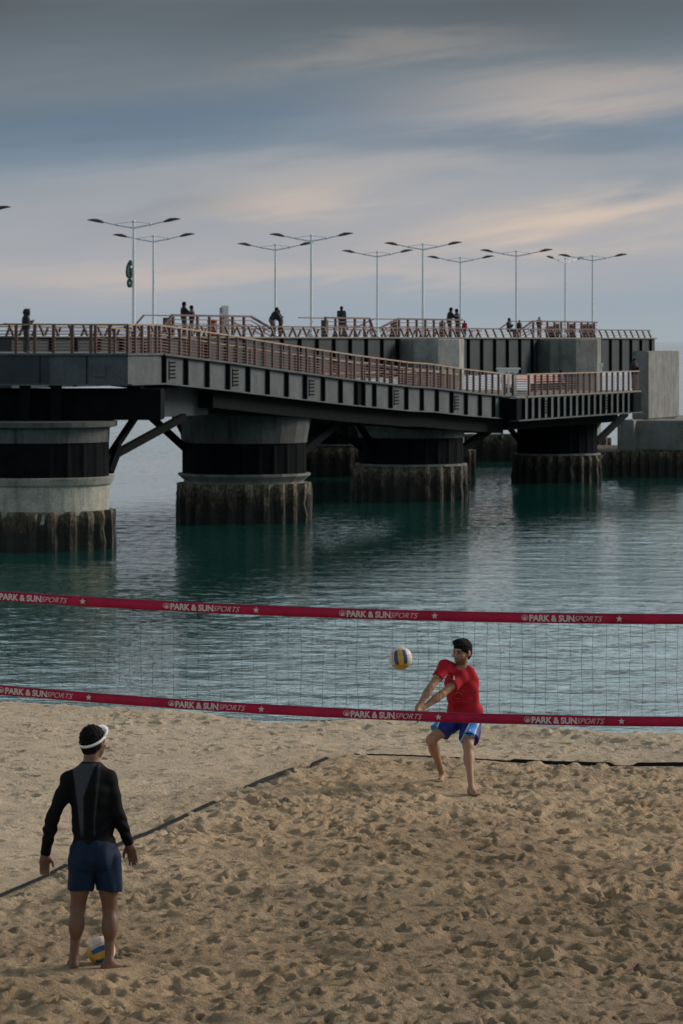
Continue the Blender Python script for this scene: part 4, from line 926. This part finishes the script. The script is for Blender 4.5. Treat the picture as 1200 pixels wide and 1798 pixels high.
F.warp(fold(.0042, [(30,10,22,0,1),(-28,14,30,2,.9),(12,30,-34,4,.7)])); F.cut(JB['pel']-upB*.10, -upB); nk = JB['neck']+nrm(JB['head']-JB['neck'])*.055; F.sub(nk+RB[1]*.012, V(.070,.074,.056))
M['red_shirt'] = mat('red_cotton', (.36,.008,.020), .8, var=.15, vscale=10, bump=.12, bscale=80, spec=.2)
F.mesh('t_shirt', M['red_shirt'], rootB, oB)
F = Field(lo_, hi_, .0065)
Tp = frame(JB['hipR']-JB['hipL'], ax_)
F.ell(JB['pel']+V(0,0,.0), V(.158,.126,.13), Tp, .05); F.ell(JB['pel']+V(0,.06,-.05), V(.14,.085,.10), Tp, .03); F.cut(JB['pel']+upB*.01, upB)
hemsB = {}
for sd, q in (('L', .80), ('R', .70)):
    hp, kn = JB['hip'+sd], JB['kn'+sd]; hq = hp+(kn-hp)*q; hemsB[sd] = hq; F.cone(hp, kn, .105, .108, .02, clip=[(hq, nrm(kn-hp+V(0,0,-.12 if sd == 'R' else -.05)))])
F.cone(JB['pel']+V(0,-.02,-.06), JB['pel']+V(-.01,-.06,-.17), .09, .075, .03, clip=[(JB['pel']+V(0,0,-.21), V(0,0,-1))])
F.warp(fold(.004, [(40,20,20,0,1),(-40,30,10,2,.8)]))
def shortsB(p):
    base = np.tile(np.array((.008,.020,.18)), (len(p), 1)); lt = np.array((.03,.24,.68)); wh = np.array((.6,.65,.75))
    px = p[:, 0]/p[:, 1]*F_PX+CX; py = HZ-(p[:, 2]-EYE)/p[:, 1]*F_PX; X = (px-660)*5.45; Y = (py-1090)*5.45
    sm = lambda v, a, b: np.clip((v-a)/(b-a), 0, 1)
    front = p[:, 1] < JB['pel'][1]-.0
    a = 905-.50*(Y-970); b = 990-.36*(Y-970)
    isR = (X > 780)
    def band(c, w_): return np.clip(1.4-np.abs(X-c)/w_, 0, 1)
    g = sm(X, a-4, a+4)*(1-sm(X, b-4, b+4))*front*isR; l = np.maximum(band(a, 6), band(b, 6))*front*isR
    c = 612-.42*(Y-960); g2 = (1-sm(X, c-4, c+4))*(X < 700); l2 = band(c, 6)*(X < 700)*front
    g = np.maximum(g, g2)[:, None]; l = np.maximum(l, l2)[:, None]; base = base*(1-g)+lt*g; return base*(1-l)+wh*l
M['blue_shorts'] = mat('blue_sport_cloth', (.01,.02,.15), .6, var=.12, vscale=20, attr='Col', spec=.3)
sb_ = F.mesh('shorts', M['blue_shorts'], rootB, oB, shortsB)
F = Field(JB['head']-.2, JB['head']+.2, .0055); q_ = 1.06
F.ell(pfB(0,-.020,.034), V(.084,.101,.096)*q_, RB, .02); F.ell(pfB(0,-.045,-.030), V(.068,.060,.060)*q_, RB, .03); F.ell(pfB(.0,.040,.102), V(.066,.055,.034)*q_, RB, .03)
F.sub(pfB(0,.075,-.065), V(.074,.090,.098), RB, .008); F.sub(pfB(0,.120,.022), V(.066,.050,.052), RB, .01)
for q in (-1, 1): F.ell(pfB(q*.072,.008,.018), V(.010,.014,.035), RB, .008)
F.warp(lambda x, y, z: .0016*np.sin(160*x+50*z)*np.sin(130*y-40*z)+.0012*np.sin(190*z+60*x)); F.mesh('hair', M['hair'], rootB, oB)
def on_front(pts2, Y, name, m, parent, o, tri, th=.004):
    pass
M['print_white'] = mat('white_print', (.62,.58,.58), .7)
def emblem(center, ux, uy, shapes, name, m, parent, o, th=.006):
    ux = nrm(ux); uy = nrm(uy); nn = np.cross(ux, uy); mb = MB(o)
    for poly in shapes:
        a = [center+ux*x+uy*y+nn*th for x, y in poly]; b = [center+ux*x+uy*y-nn*th for x, y in poly]; n = len(a)
        mb.poly(a+b, [tuple(range(n)), tuple(range(2*n-1, n-1, -1))]+[(i, n+i, n+(i+1) % n, (i+1) % n) for i in range(n)])
    return mb.build(name, m, parent)
_dg = bpy.context.evaluated_depsgraph_get()
def surf_hit(ob, px, py):
    """point of an object's surface that the ray from the eye through a measured point of the figure meets"""
    o = np.array(ob.parent.location) if ob.parent else V(0,0,0); e = Vector((0,0,EYE))-Vector(o); d = (P(px, 40, py)-Vector((0,0,EYE))).normalized()
    from mathutils.bvhtree import BVHTree
    me = ob.data; bv = BVHTree.FromPolygons([v.co[:] for v in me.vertices], [p.vertices[:] for p in me.polygons]); h = bv.ray_cast(e, d)
    return (np.array(h[0])+o, np.array(h[1])) if h[0] is not None else (None, None)
tsB = [c for c in rootB.children if c.name.startswith('t_shirt')][0]
def decal(ob, polys, name, m, o):
    """print that follows the cloth: every corner lies on the garment's surface"""
    mb = MB(o)
    for poly in polys:
        pts = []
        for px, py in poly:
            h, n = surf_hit(ob, px, py)
            if h is None: break
            pts.append(h+n*.003)
        if len(pts) == len(poly): mb.poly(pts, [tuple(range(len(pts)))])
    if mb.v: return mb.build(name, m, ob)
decal(tsB, [[(796,1193.5),(799.2,1193.8),(798.3,1188.5),(797.4,1185)]], 'emblem', M['print_white'], oB)
arc = [[(804.5+7.5*math.cos(a), 1221-6*math.sin(a)), (804.5+7.5*math.cos(a+.42), 1221-6*math.sin(a+.42)), (804.5+5.9*math.cos(a+.42), 1221-4.6*math.sin(a+.42)), (804.5+5.9*math.cos(a), 1221-4.6*math.sin(a))] for a in np.arange(.25, 2.8, .52)]
decal(tsB, arc+[[(799,1225),(808,1226.2),(808,1227),(799,1225.8)]], 'chest_print', mat('faded_print', (.42,.13,.15), .8), oB)
decal(sb_, [[(823.5,1283.5),(828.5,1284.2),(825.8,1280.2)], [(817.5,1290.5),(830,1291.8),(830,1292.8),(817.5,1291.5)]], 'emblem', M['print_white'], oB)
decal(sb_, [[(816.2+2.7*k,1288.2+.25*k),(818.2+2.7*k,1288.4+.25*k),(818.6+2.7*k,1285.8+.25*k),(816.6+2.7*k,1285.6+.25*k)] for k in range(5)], 'word_print', M['hair'], oB)

# ---- small people on the pier
def cloth(name, col): 
    if name not in M: M[name] = mat(name, col, .8, var=.2, vscale=8)
    return M[name]
def pier_person(base, h, face, label, jacket, trousers, pose='stand', group='people on the pier', hair='hair', hood=None, lean=0.0, cap=None, sit=False):
    s = h/1.75; b = np.array(base, float); f = nrm(V(math.sin(face), math.cos(face), 0)); r = np.cross(f, V(0,0,1)); u_ = V(0,0,1)
    q = lambda x, y, z: b+s*(r*x+f*y+u_*z)
    L = lean; pel = q(0, -L*.25, .95-.02*L); J = dict(pel=pel, neck=pel+s*(f*.5*math.sin(L)+u_*.5*math.cos(L)))
    nk = J['neck']; J['shL'] = nk-r*.17*s-u_*.05*s; J['shR'] = nk+r*.17*s-u_*.05*s
    for sd, sg_ in (('L',-1),('R',1)):
        if pose == 'lean': J['el'+sd] = J['sh'+sd]+s*(r*.05*sg_+f*.12-u_*.25); J['wr'+sd] = J['el'+sd]+s*(-r*.08*sg_+f*.24+u_*.04)
        elif pose == 'phone': J['el'+sd] = J['sh'+sd]+s*(r*.03*sg_+f*.06-u_*.28); J['wr'+sd] = J['el'+sd]+s*(-r*.10*sg_+f*.18+u_*.12)
        elif pose == 'hug': J['el'+sd] = J['sh'+sd]+s*(r*.06*sg_+f*.18-u_*.18); J['wr'+sd] = J['el'+sd]+s*(-r*.12*sg_+f*.20+u_*.02)
        else: J['el'+sd] = J['sh'+sd]+s*(r*.05*sg_-f*.02-u_*.29); J['wr'+sd] = J['el'+sd]+s*(f*.07-u_*.25)
        J['hip'+sd] = pel+s*(r*.09*sg_-u_*.06)
        if sit: J['kn'+sd] = J['hip'+sd]+s*(f*.40+u_*.02+r*.03*sg_); J['an'+sd] = J['kn'+sd]+s*(f*.03-u_*.40)
        else: J['kn'+sd] = q(.10*sg_, .03, .48); J['an'+sd] = q(.10*sg_, -.01, .09)
        J['to'+sd] = J['an'+sd]+s*(f*.17-u_*.06); J['hand'+sd] = (nrm(J['wr'+sd]-J['el'+sd]), f*.5-r*sg_, -r*sg_*.3+f)
    J['head'] = nk+s*(f*(.03+.1*math.sin(L))+u_*.155); J['hf'] = nrm(f-u_*(.15+.3*L)); J['hu'] = u_
    e = thing('person', label, 'person', b, group); lo_, hi_ = bounds(J, .18); hz = .022
    F = Field(lo_, hi_, hz); pf, Rm = add_body(F, J, s, hands=True, fine=False); F.mesh('body', M['skin'], e, b, lambda p: np.tile(np.array((.22,.12,.085)), (len(p), 1)))
    T = frame(J['shR']-J['shL'], J['neck']-J['pel']); a_ = J['neck']-J['pel']
    F = Field(lo_, hi_, hz); F.ell(J['pel']+a_*.66, V(.215,.165,.23)*s, T, .03); F.ell(J['pel']+a_*.2, V(.205,.165,.25)*s, T, .05)
    for sd in 'LR': F.cone(J['neck']-T[2]*.03, J['sh'+sd], .095*s, .09*s, .03); F.cone(J['sh'+sd], J['el'+sd], .09*s, .072*s, .02); F.cone(J['el'+sd], J['wr'+sd], .072*s, .055*s, .02)
    if hood: F.ell(J['head']-J['hf']*.03*s, V(.125,.13,.15)*s, Rm, .03); F.sub(J['head']+J['hf']*.12*s-V(0,0,.01), V(.085,.10,.10)*s, Rm)
    F.mesh('jacket', jacket, e, b)
    F = Field(lo_, hi_, hz); F.ell(J['pel'], V(.165,.13,.13)*s, T, .04)
    for sd in 'LR': F.cone(J['hip'+sd], J['kn'+sd], .105*s, .078*s, .02); F.cone(J['kn'+sd], J['an'+sd], .078*s, .062*s, .02)
    F.mesh('trousers', trousers, e, b)
    if not hood or cap:
        F = Field(J['head']-.22, J['head']+.22, .018); F.ell(pf(0,-.018,.035), V(.095,.112,.105)*s, Rm, .02); F.ell(pf(0,-.05,-.04), V(.08,.07,.08)*s, Rm, .02); F.sub(pf(0,.10,-.05), V(.09,.10,.10)*s, Rm)
        F.mesh('cap' if cap else 'hair', cap or M[hair], e, b)
    return e
blk_ = cloth('black_jacket', (.010,.012,.016)); teal_ = cloth('teal_black_jacket', (.012,.022,.028)); brn_ = cloth('brown_trousers', (.075,.05,.038)); dkt = cloth('dark_trousers', (.018,.015,.018)); redj = cloth('red_jacket', (.34,.012,.03)); fur = cloth('tan_hood_fur', (.22,.15,.10)); gry = cloth('grey_trousers', (.12,.13,.15)); vio = cloth('violet_top', (.11,.06,.16)); bluec = cloth('blue_cap', (.03,.07,.16)); beige = cloth('beige_scarf', (.35,.28,.21))
def on_up(px, oo): t = t_at(px, oo, UB); p = SU(t, oo, ZU+.012); return p
e = pier_person((P(46,147.2,600).x, 147.2, ZA+.03), 1.76, R(75), 'person in a dark coat with raised fur hood standing on the approach deck', blk_, dkt, 'phone', hood=True)
m = MB(e.location); hd = Vector(e.location)+ZUP*1.62
for k in range(14):
    a = 2*math.pi*k/14; b2 = 2*math.pi*(k+1)/14; fx = Vector((math.sin(R(75)),math.cos(R(75)),0)); rx = Vector((fx.y,-fx.x,0))
    m.bar(hd+fx*.12+rx*.10*math.cos(a)+ZUP*(.125*math.sin(a)), hd+fx*.12+rx*.10*math.cos(b2)+ZUP*(.125*math.sin(b2)), .055)
m.build('fur_trim', fur, e)
pier_person(on_up(323,-3.2), 1.88, R(75), 'taller person in black of the pair behind the long guard rail', blk_, dkt, 'hug')
pier_person(on_up(337,-3.4), 1.70, R(-80), 'shorter person in dark clothes of the pair behind the long guard rail', cloth('plum_jacket', (.03,.018,.024)), dkt, 'hug')
pier_person(on_up(481,-.85), 1.72, R(60), 'person in black bending over the parapet beside a companion', blk_, gry, 'lean', lean=.55)
pier_person(on_up(492,-.95), 1.52, R(-70), 'person with raised hands leaning on the parapet right of the bending one', cloth('dark_blue_jacket', (.015,.02,.035)), cloth('maroon_trousers', (.08,.02,.02)), 'phone', lean=.25)
pier_person(on_up(600,-2.6), 1.84, R(10), 'man in dark teal jacket and brown trousers standing at the short guard rail', teal_, brn_, 'phone')
pier_person(on_up(790,-1.9), 1.94, R(80), 'tall person in black hugging another above the pale pillar', blk_, dkt, 'hug', lean=.18)
ee = pier_person(on_up(803,-2.1), 1.86, R(-80), 'person with a pale scarf embraced by the tall person in black', blk_, dkt, 'hug', lean=.05)
q = MB(ee.location); q.lathe([(.09,1.36),(.115,1.41),(.11,1.47),(.08,1.52)], n=12); q.build('scarf', beige, ee, True)
pier_person(on_up(816,-1.0), 1.08, R(190), 'child in a red jacket and blue cap beside the hugging pair', redj, dkt, 'stand', cap=bluec)
sp = on_up(894,-.75); pier_person(sp-ZUP*.42, 1.72, R(120), 'person in dark clothes sitting on the upper parapet under a lamp', teal_, dkt, 'phone', sit=True)
pier_person(on_up(912,-1.6), 1.18, R(160), 'small child in dark clothes right of the person sitting on the parapet', blk_, cloth('brown_dark_trousers', (.05,.03,.025)), 'stand')
pier_person(on_up(947,-1.9), 1.42, R(170), 'slim figure in dark clothes standing at the guard rail above the darker pillar', blk_, dkt, 'phone')
tq = t_at(1114, 3.2); pier_person(S(tq, 3.2, LAND_Z+.043), 1.82, R(150), 'person in black photographing at the right end of the lower landing', blk_, dkt, 'phone')
tq = t_at(985, .9); pier_person(S(tq, .9, LAND_Z+.043-.46), 1.65, R(110), 'person in violet sitting on the landing behind the railing', vio, dkt, 'stand', sit=True)

# ------------------------------------------------------------------ net
NY0, NSL = 32.0, -.263
nd = np.array((1, NSL, 0)); nd = nd/np.linalg.norm(nd); ndv = Vector(nd); nup = Vector((0,0,1)); nfr = Vector((nd[1], -nd[0], 0))   # toward the camera
def net_pt(px, py):
    k = (px-CX)/F_PX; Y = NY0/(1-NSL*k); return Vector((k*Y, Y, EYE-(py-HZ)/F_PX*Y))
top_m = [(0,1046.5),(150,1056),(300,1064.5),(450,1071),(600,1076.5),(900,1084),(1200,1087)]
bot_m = [(0,1211.5),(150,1223),(300,1235),(450,1244.5),(600,1251.8),(900,1263),(1200,1267)]
def curve(ms):
    p = [net_pt(*a) for a in ms]; s_ = np.array([q.x/ndv.x for q in p]); z = np.array([q.z for q in p]); c = np.polyfit(s_, z, 2); return lambda s: float(np.polyval(c, s))
zt, zb = curve(top_m), curve(bot_m)
def NP(s, z, fwd=0.0): return Vector((0, NY0, 0))+ndv*s+nup*z+nfr*fwd
S0, S1 = -4.2, 6.6
net = thing('volleyball_net', 'dark mesh volleyball net with two dark red printed tapes across the beach', 'net', NP(0, SAND)); no = net.location
M['tape'] = mat('crimson_tape', (.38,.012,.050), .65, var=.22, vscale=7, bump=.5, bscale=18, spec=.2)
M['tape_edge'] = mat('tape_seam', (.20,.035,.055), .7)
M['letter'] = mat('pale_print', (.56,.47,.47), .7)
M['cord'] = mat('net_cord', (.02,.027,.03), .8)
def tape(name, zf, hh, seed):
    m = MB(no); secs = []; rr = random.Random(seed); n = 150
    for i in range(n+1):
        s = S0+(S1-S0)*i/n; z = zf(s); b = .004*math.sin(s*5+seed)+.003*math.sin(s*11+seed*2)
        secs.append([NP(s, z-hh/2, .004+b), NP(s, z, .010+b), NP(s, z+hh/2, .004+b), NP(s, z+hh/2, -.006+b), NP(s, z-hh/2, -.006+b)])
    m.loft(secs); t_ = m.build(name, M['tape'], net, True)
    for g in (-1, 1):
        m = MB(no); m.tube([NP(S0+(S1-S0)*i/60, zf(S0+(S1-S0)*i/60)+g*(hh/2-.001), .0+.004*math.sin((S0+(S1-S0)*i/60)*5+seed)) for i in range(61)], .0045, 6); m.build('edge_cord', M['tape_edge'], t_)
    return t_
tt_ = tape('top_tape', zt, .082, 1); bt_ = tape('bottom_tape', zb, .080, 2)
def glyphs():
    out = {}
    me = text_mesh('PARK & SUN', .074, 'lettering', None, offset=.0026, xs=1, spacing=.97, ext=.001); out['bold'] = me
    me = text_mesh('SPORTS', .066, 'script_lettering', None, offset=-.0004, shear=.38, spacing=1.0, ext=.001); out['thin'] = me
    for k, wd in (('bold', .39), ('thin', .245)):
        xs = np.array([v.co.x for v in out[k].vertices]); f = wd/(xs.max()-xs.min()); out[k].transform(Matrix.Translation((-xs.min(),0,0))); out[k].transform(Matrix.Diagonal((f,1,1,1)))
    m = MB(); a5 = [(math.pi/2+k*math.pi/5, .030 if k % 2 == 0 else .0125) for k in range(10)]
    a = [(r_*math.cos(t), r_*math.sin(t), .001) for t, r_ in a5]; b = [(x, y, -.001) for x, y, _ in a]; m.poly(a+b, [tuple(range(10)), tuple(range(19, 9, -1))]+[(i, 10+i, 10+(i+1) % 10, (i+1) % 10) for i in range(10)])
    out['star'] = m
    m = MB(); n = 22
    for k in range(n):
        t0, t1 = 2*math.pi*k/n, 2*math.pi*(k+1)/n
        q = lambda t, r_: (.029*r_*math.cos(t), .024*r_*math.sin(t)+.002)
        a = [(*q(t0,1), .001), (*q(t1,1), .001), (*q(t1,.84), .001), (*q(t0,.84), .001)]; m.poly(a, [(0,1,2,3)])
    for tri in ([(-.018,-.018),(-.002,.014),(.004,.004),(.002,-.018)], [(.006,-.018),(.006,.008),(.011,.012),(.018,-.018)], [(-.014,.002),(-.007,.012),(-.003,.016),(-.010,.002)]):
        m.poly([(x, y, .001) for x, y in tri], [tuple(range(len(tri)))])
    out['icon'] = m; return out
G = glyphs()
star_me = None; 
def place(me, name, parent, s, z, fwd, slope):
    o = link_mesh(name, me, None, parent); rm = Matrix((ndv+nup*slope, nup-ndv*slope, nfr)).transposed().to_4x4()
    o.matrix_local = Matrix.Translation(NP(s, z, fwd)-Vector(no)) @ rm; return o
for k in ('bold', 'thin'): G[k].materials.append(M['letter'])
first = {}
for tape_o, zf, starts in ((tt_, zt, (-12, 288, 597, 917)), (bt_, zb, (-2, 297, 604, 921))):
    for px in starts:
        s0 = net_pt(px, 1100).x/ndv.x
        def zz(s): return zf(s)
        for key, nm, ds, w_, dz in (('icon','emblem',.029,0,0), ('bold','lettering',.066,.39,-.0265), ('thin','script_lettering',.455,.245,-.0245), ('star','star',.845,0,0)):
            s = s0+ds; sm_ = s+w_/2; sl = (zf(sm_+.05)-zf(sm_-.05))/.1; z = zf(sm_)-sl*w_/2+dz
            if key in ('icon', 'star') and key not in first:
                o = G[key].build(nm, M['letter'], tape_o); first[key] = o.data; me = o.data; bpy.data.objects.remove(o)
            me = first.get(key) or G[key]
            fw = .0165+.004*math.sin(sm_*5+(1 if tape_o is tt_ else 2))+.003*math.sin(sm_*11+2*(1 if tape_o is tt_ else 2))
            place(me, nm, tape_o, s, z, fw, sl)
m = MB(no); cell = .1035
i = 0; s = S0
zlow = lambda s: zb(s)+.04; zhigh = lambda s: zt(s)-.04
while s <= S1:
    wv = .010*math.sin(i*1.9)+.006*math.sin(i*.7); pts = []
    for k in range(9):
        f = k/8; pts.append(NP(s+wv*math.sin(f*3.1)+.004*math.sin(i*3.3+f*9), zlow(s)+(zhigh(s)-zlow(s))*f, -.004+.012*math.sin(f*3+i)))
    m.tube(pts, .0015, 3); s += cell; i += 1
for k in range(1, 8):
    f = k/8; m.tube([NP(S0+(S1-S0)*j/120, zlow(S0+(S1-S0)*j/120)+(zhigh(S0+(S1-S0)*j/120)-zlow(S0+(S1-S0)*j/120))*f-.008*abs(math.sin(j*math.pi*.5+.3))*1.0+.004*math.sin(j*1.3+k), .003) for j in range(121)], .0015, 3)
m.build('netting', M['cord'], net)
for s in (S0, S1):
    m = MB(no); m.tube([NP(s, SAND-.3), NP(s, zt(s)+.1)], .035, 12); m.build('net_pole', M['lamp'], net, True)

# ------------------------------------------------------------------ balls
M['ball'] = mat('volleyball_leather', (.7,.6,.55), .5, var=.08, vscale=30, attr='Col', bump=.1, bscale=250)
def ball(center, r, label, Rm):
    e = thing('volleyball', label, 'ball', center, 'volleyballs'); m = MB(); n = 64; m.lathe([(max(1e-4, math.sin(math.pi*i/40))*1, -math.cos(math.pi*i/40)) for i in range(41)], n=n, cap=False)
    o = m.build('panels', M['ball'], e, True); me = o.data; v = np.array([q.co[:] for q in me.vertices]); v /= np.linalg.norm(v, axis=1)[:, None]
    ax = np.abs(v).argmax(1); sg_ = np.sign(v[np.arange(len(v)), ax]); col = np.zeros((len(v), 3)); groove = np.zeros(len(v))
    Y_, B_, W_ = np.array((.62,.36,.06)), np.array((.008,.075,.16)), np.array((.66,.53,.49))
    for i in range(len(v)):
        a = ax[i]; u1, u2 = v[i, (a+1) % 3]/abs(v[i, a]), v[i, (a+2) % 3]/abs(v[i, a]); q = {0: u2, 1: u1, 2: u1}[a] if a != 1 else u2
        if a == 1: q = v[i,0]/abs(v[i,1])
        elif a == 2: q = v[i,1]/abs(v[i,2])
        else: q = v[i,2]/abs(v[i,0])
        aq = abs(q); c = Y_ if aq < .25 else (B_ if aq < .78 else W_)
        if a == 2: c = Y_*.9 if v[i,2] < 0 else (Y_ if aq < .24 else W_)
        if a == 0: c = W_ if v[i,2] > -.55 else Y_
        if v[i,2] < -.56: c = Y_*.9
        col[i] = c; e_ = max(abs(u1), abs(u2)); groove[i] = max(np.exp(-((aq-.25)/.03)**2), np.exp(-((aq-.78)/.03)**2), np.exp(-((e_-1)/.04)**2))
    v *= (r*(1-.02*groove))[:, None]; v = v@np.array(Rm).T; me.vertices.foreach_set('co', v.astype(np.float32).ravel()); add_attr(me, 'Col', col*(1-.35*groove[:, None])); return e
RbX = np.array(Matrix.Rotation(R(-8), 3, 'Y')@Matrix.Rotation(R(-6), 3, 'X'))
pB = P(704, 34.0, 1155.5); ball(pB, .106, 'blue, yellow and white volleyball in the air in front of the red player', RbX)
xA, yA = P(178, 27.14, 1678).x, 27.14; gz = sand_h(xA, yA)
ball((xA, yA, gz+.092), .106, 'volleyball lying on the sand between the feet of the player in black', np.array(Matrix.Rotation(R(66), 3, 'Y')@Matrix.Rotation(R(10), 3, 'Z')))

# ------------------------------------------------------------------ court lines: webbing bands half buried in the sand
M['band'] = mat('black_webbing', (.010,.011,.015), .85, var=.3, vscale=12, bump=.2, bscale=60, spec=.15)
def court_band(label, pts, segs, name='court_line'):
    """segs: (t0, t1, width, tilt) parts of the line that lie above the sand"""
    a, b = Vector(pts[0]), Vector(pts[1]); L = (b-a).length; d = (b-a)/L; nrm_ = Vector((d.y, -d.x, 0)); o0 = (a+b)/2; o0.z = sand_h(o0.x, o0.y)
    m = MB(o0); secs = []; n = int(L/.05)
    for i in range(n+1):
        s = L*i/n; f = s/L; lift = -.11; wd = .012; tilt = .1
        for t0, t1, w_, tl, lf in segs:
            if t0 <= f <= t1:
                e_ = min(1, (f-t0)/.015, (t1-f)/.015); e_ = max(0, e_); lift = max(lift, -.03+e_*(.03+lf)); wd = max(wd, w_*e_); tilt = tl*max(e_, .5)
        p = a+d*s+nrm_*(.015*math.sin(s*1.1)+.006*math.sin(s*4.1)); z = float(np.mean([sand_h(p.x+d.x*q+nrm_.x*g, p.y+d.y*q+nrm_.y*g) for q in np.linspace(-.7, .7, 13) for g in (-.06, 0, .06)]))+.012+lift
        ax = nrm_*math.cos(tilt)+ZUP*math.sin(tilt); nn = ax.cross(d); q = Vector((p.x, p.y, z))
        w2 = ax*wd/2; t2 = nn*.003; c = q+ZUP*(abs(math.sin(tilt))*wd/2)
        secs.append([c-w2-t2, c+w2-t2, c+w2+t2, c-w2+t2])
    m.loft(secs); o = m.build(name, M['band'], None); o.location = o0; setp(o, label, 'court line', 'court lines', 'thing'); return o
def gp(px, py): Y = (EYE-SAND)*F_PX/(py-HZ); return ((px-CX)/F_PX*Y, Y, SAND)
A_, B2_ = gp(-60,1603), gp(590,1329)
def frac(px): 
    x0, x1 = A_[0]/A_[1], B2_[0]/B2_[1]; k = (px-CX)/F_PX; num = k*A_[1]-A_[0]; den = (B2_[0]-A_[0])-k*(B2_[1]-A_[1]); return num/den
court_band('black webbing side line running past the player in black into the beach', (A_, B2_), [(0, frac(130), .032, -.4, .022), (frac(118), frac(385), .036, -.55, .016), (frac(422), frac(527), .044, -.9, .016), (frac(545), frac(583), .036, -.5, .008)])
A3, B3 = gp(600,1328.5), gp(1290,1352.5)
def frac(px):
    k = (px-CX)/F_PX; return (k*A3[1]-A3[0])/((B3[0]-A3[0])-k*(B3[1]-A3[1]))
court_band('black webbing base line behind the red player, lifted on edge at the right', (A3, B3), [(frac(612), frac(640), .03, -.6, .0), (frac(636), 1.0, .015, -1.2, .003), (frac(890), frac(1085), .040, -1.2, .004), (frac(1105), 1.0, .042, -1.2, .004)])
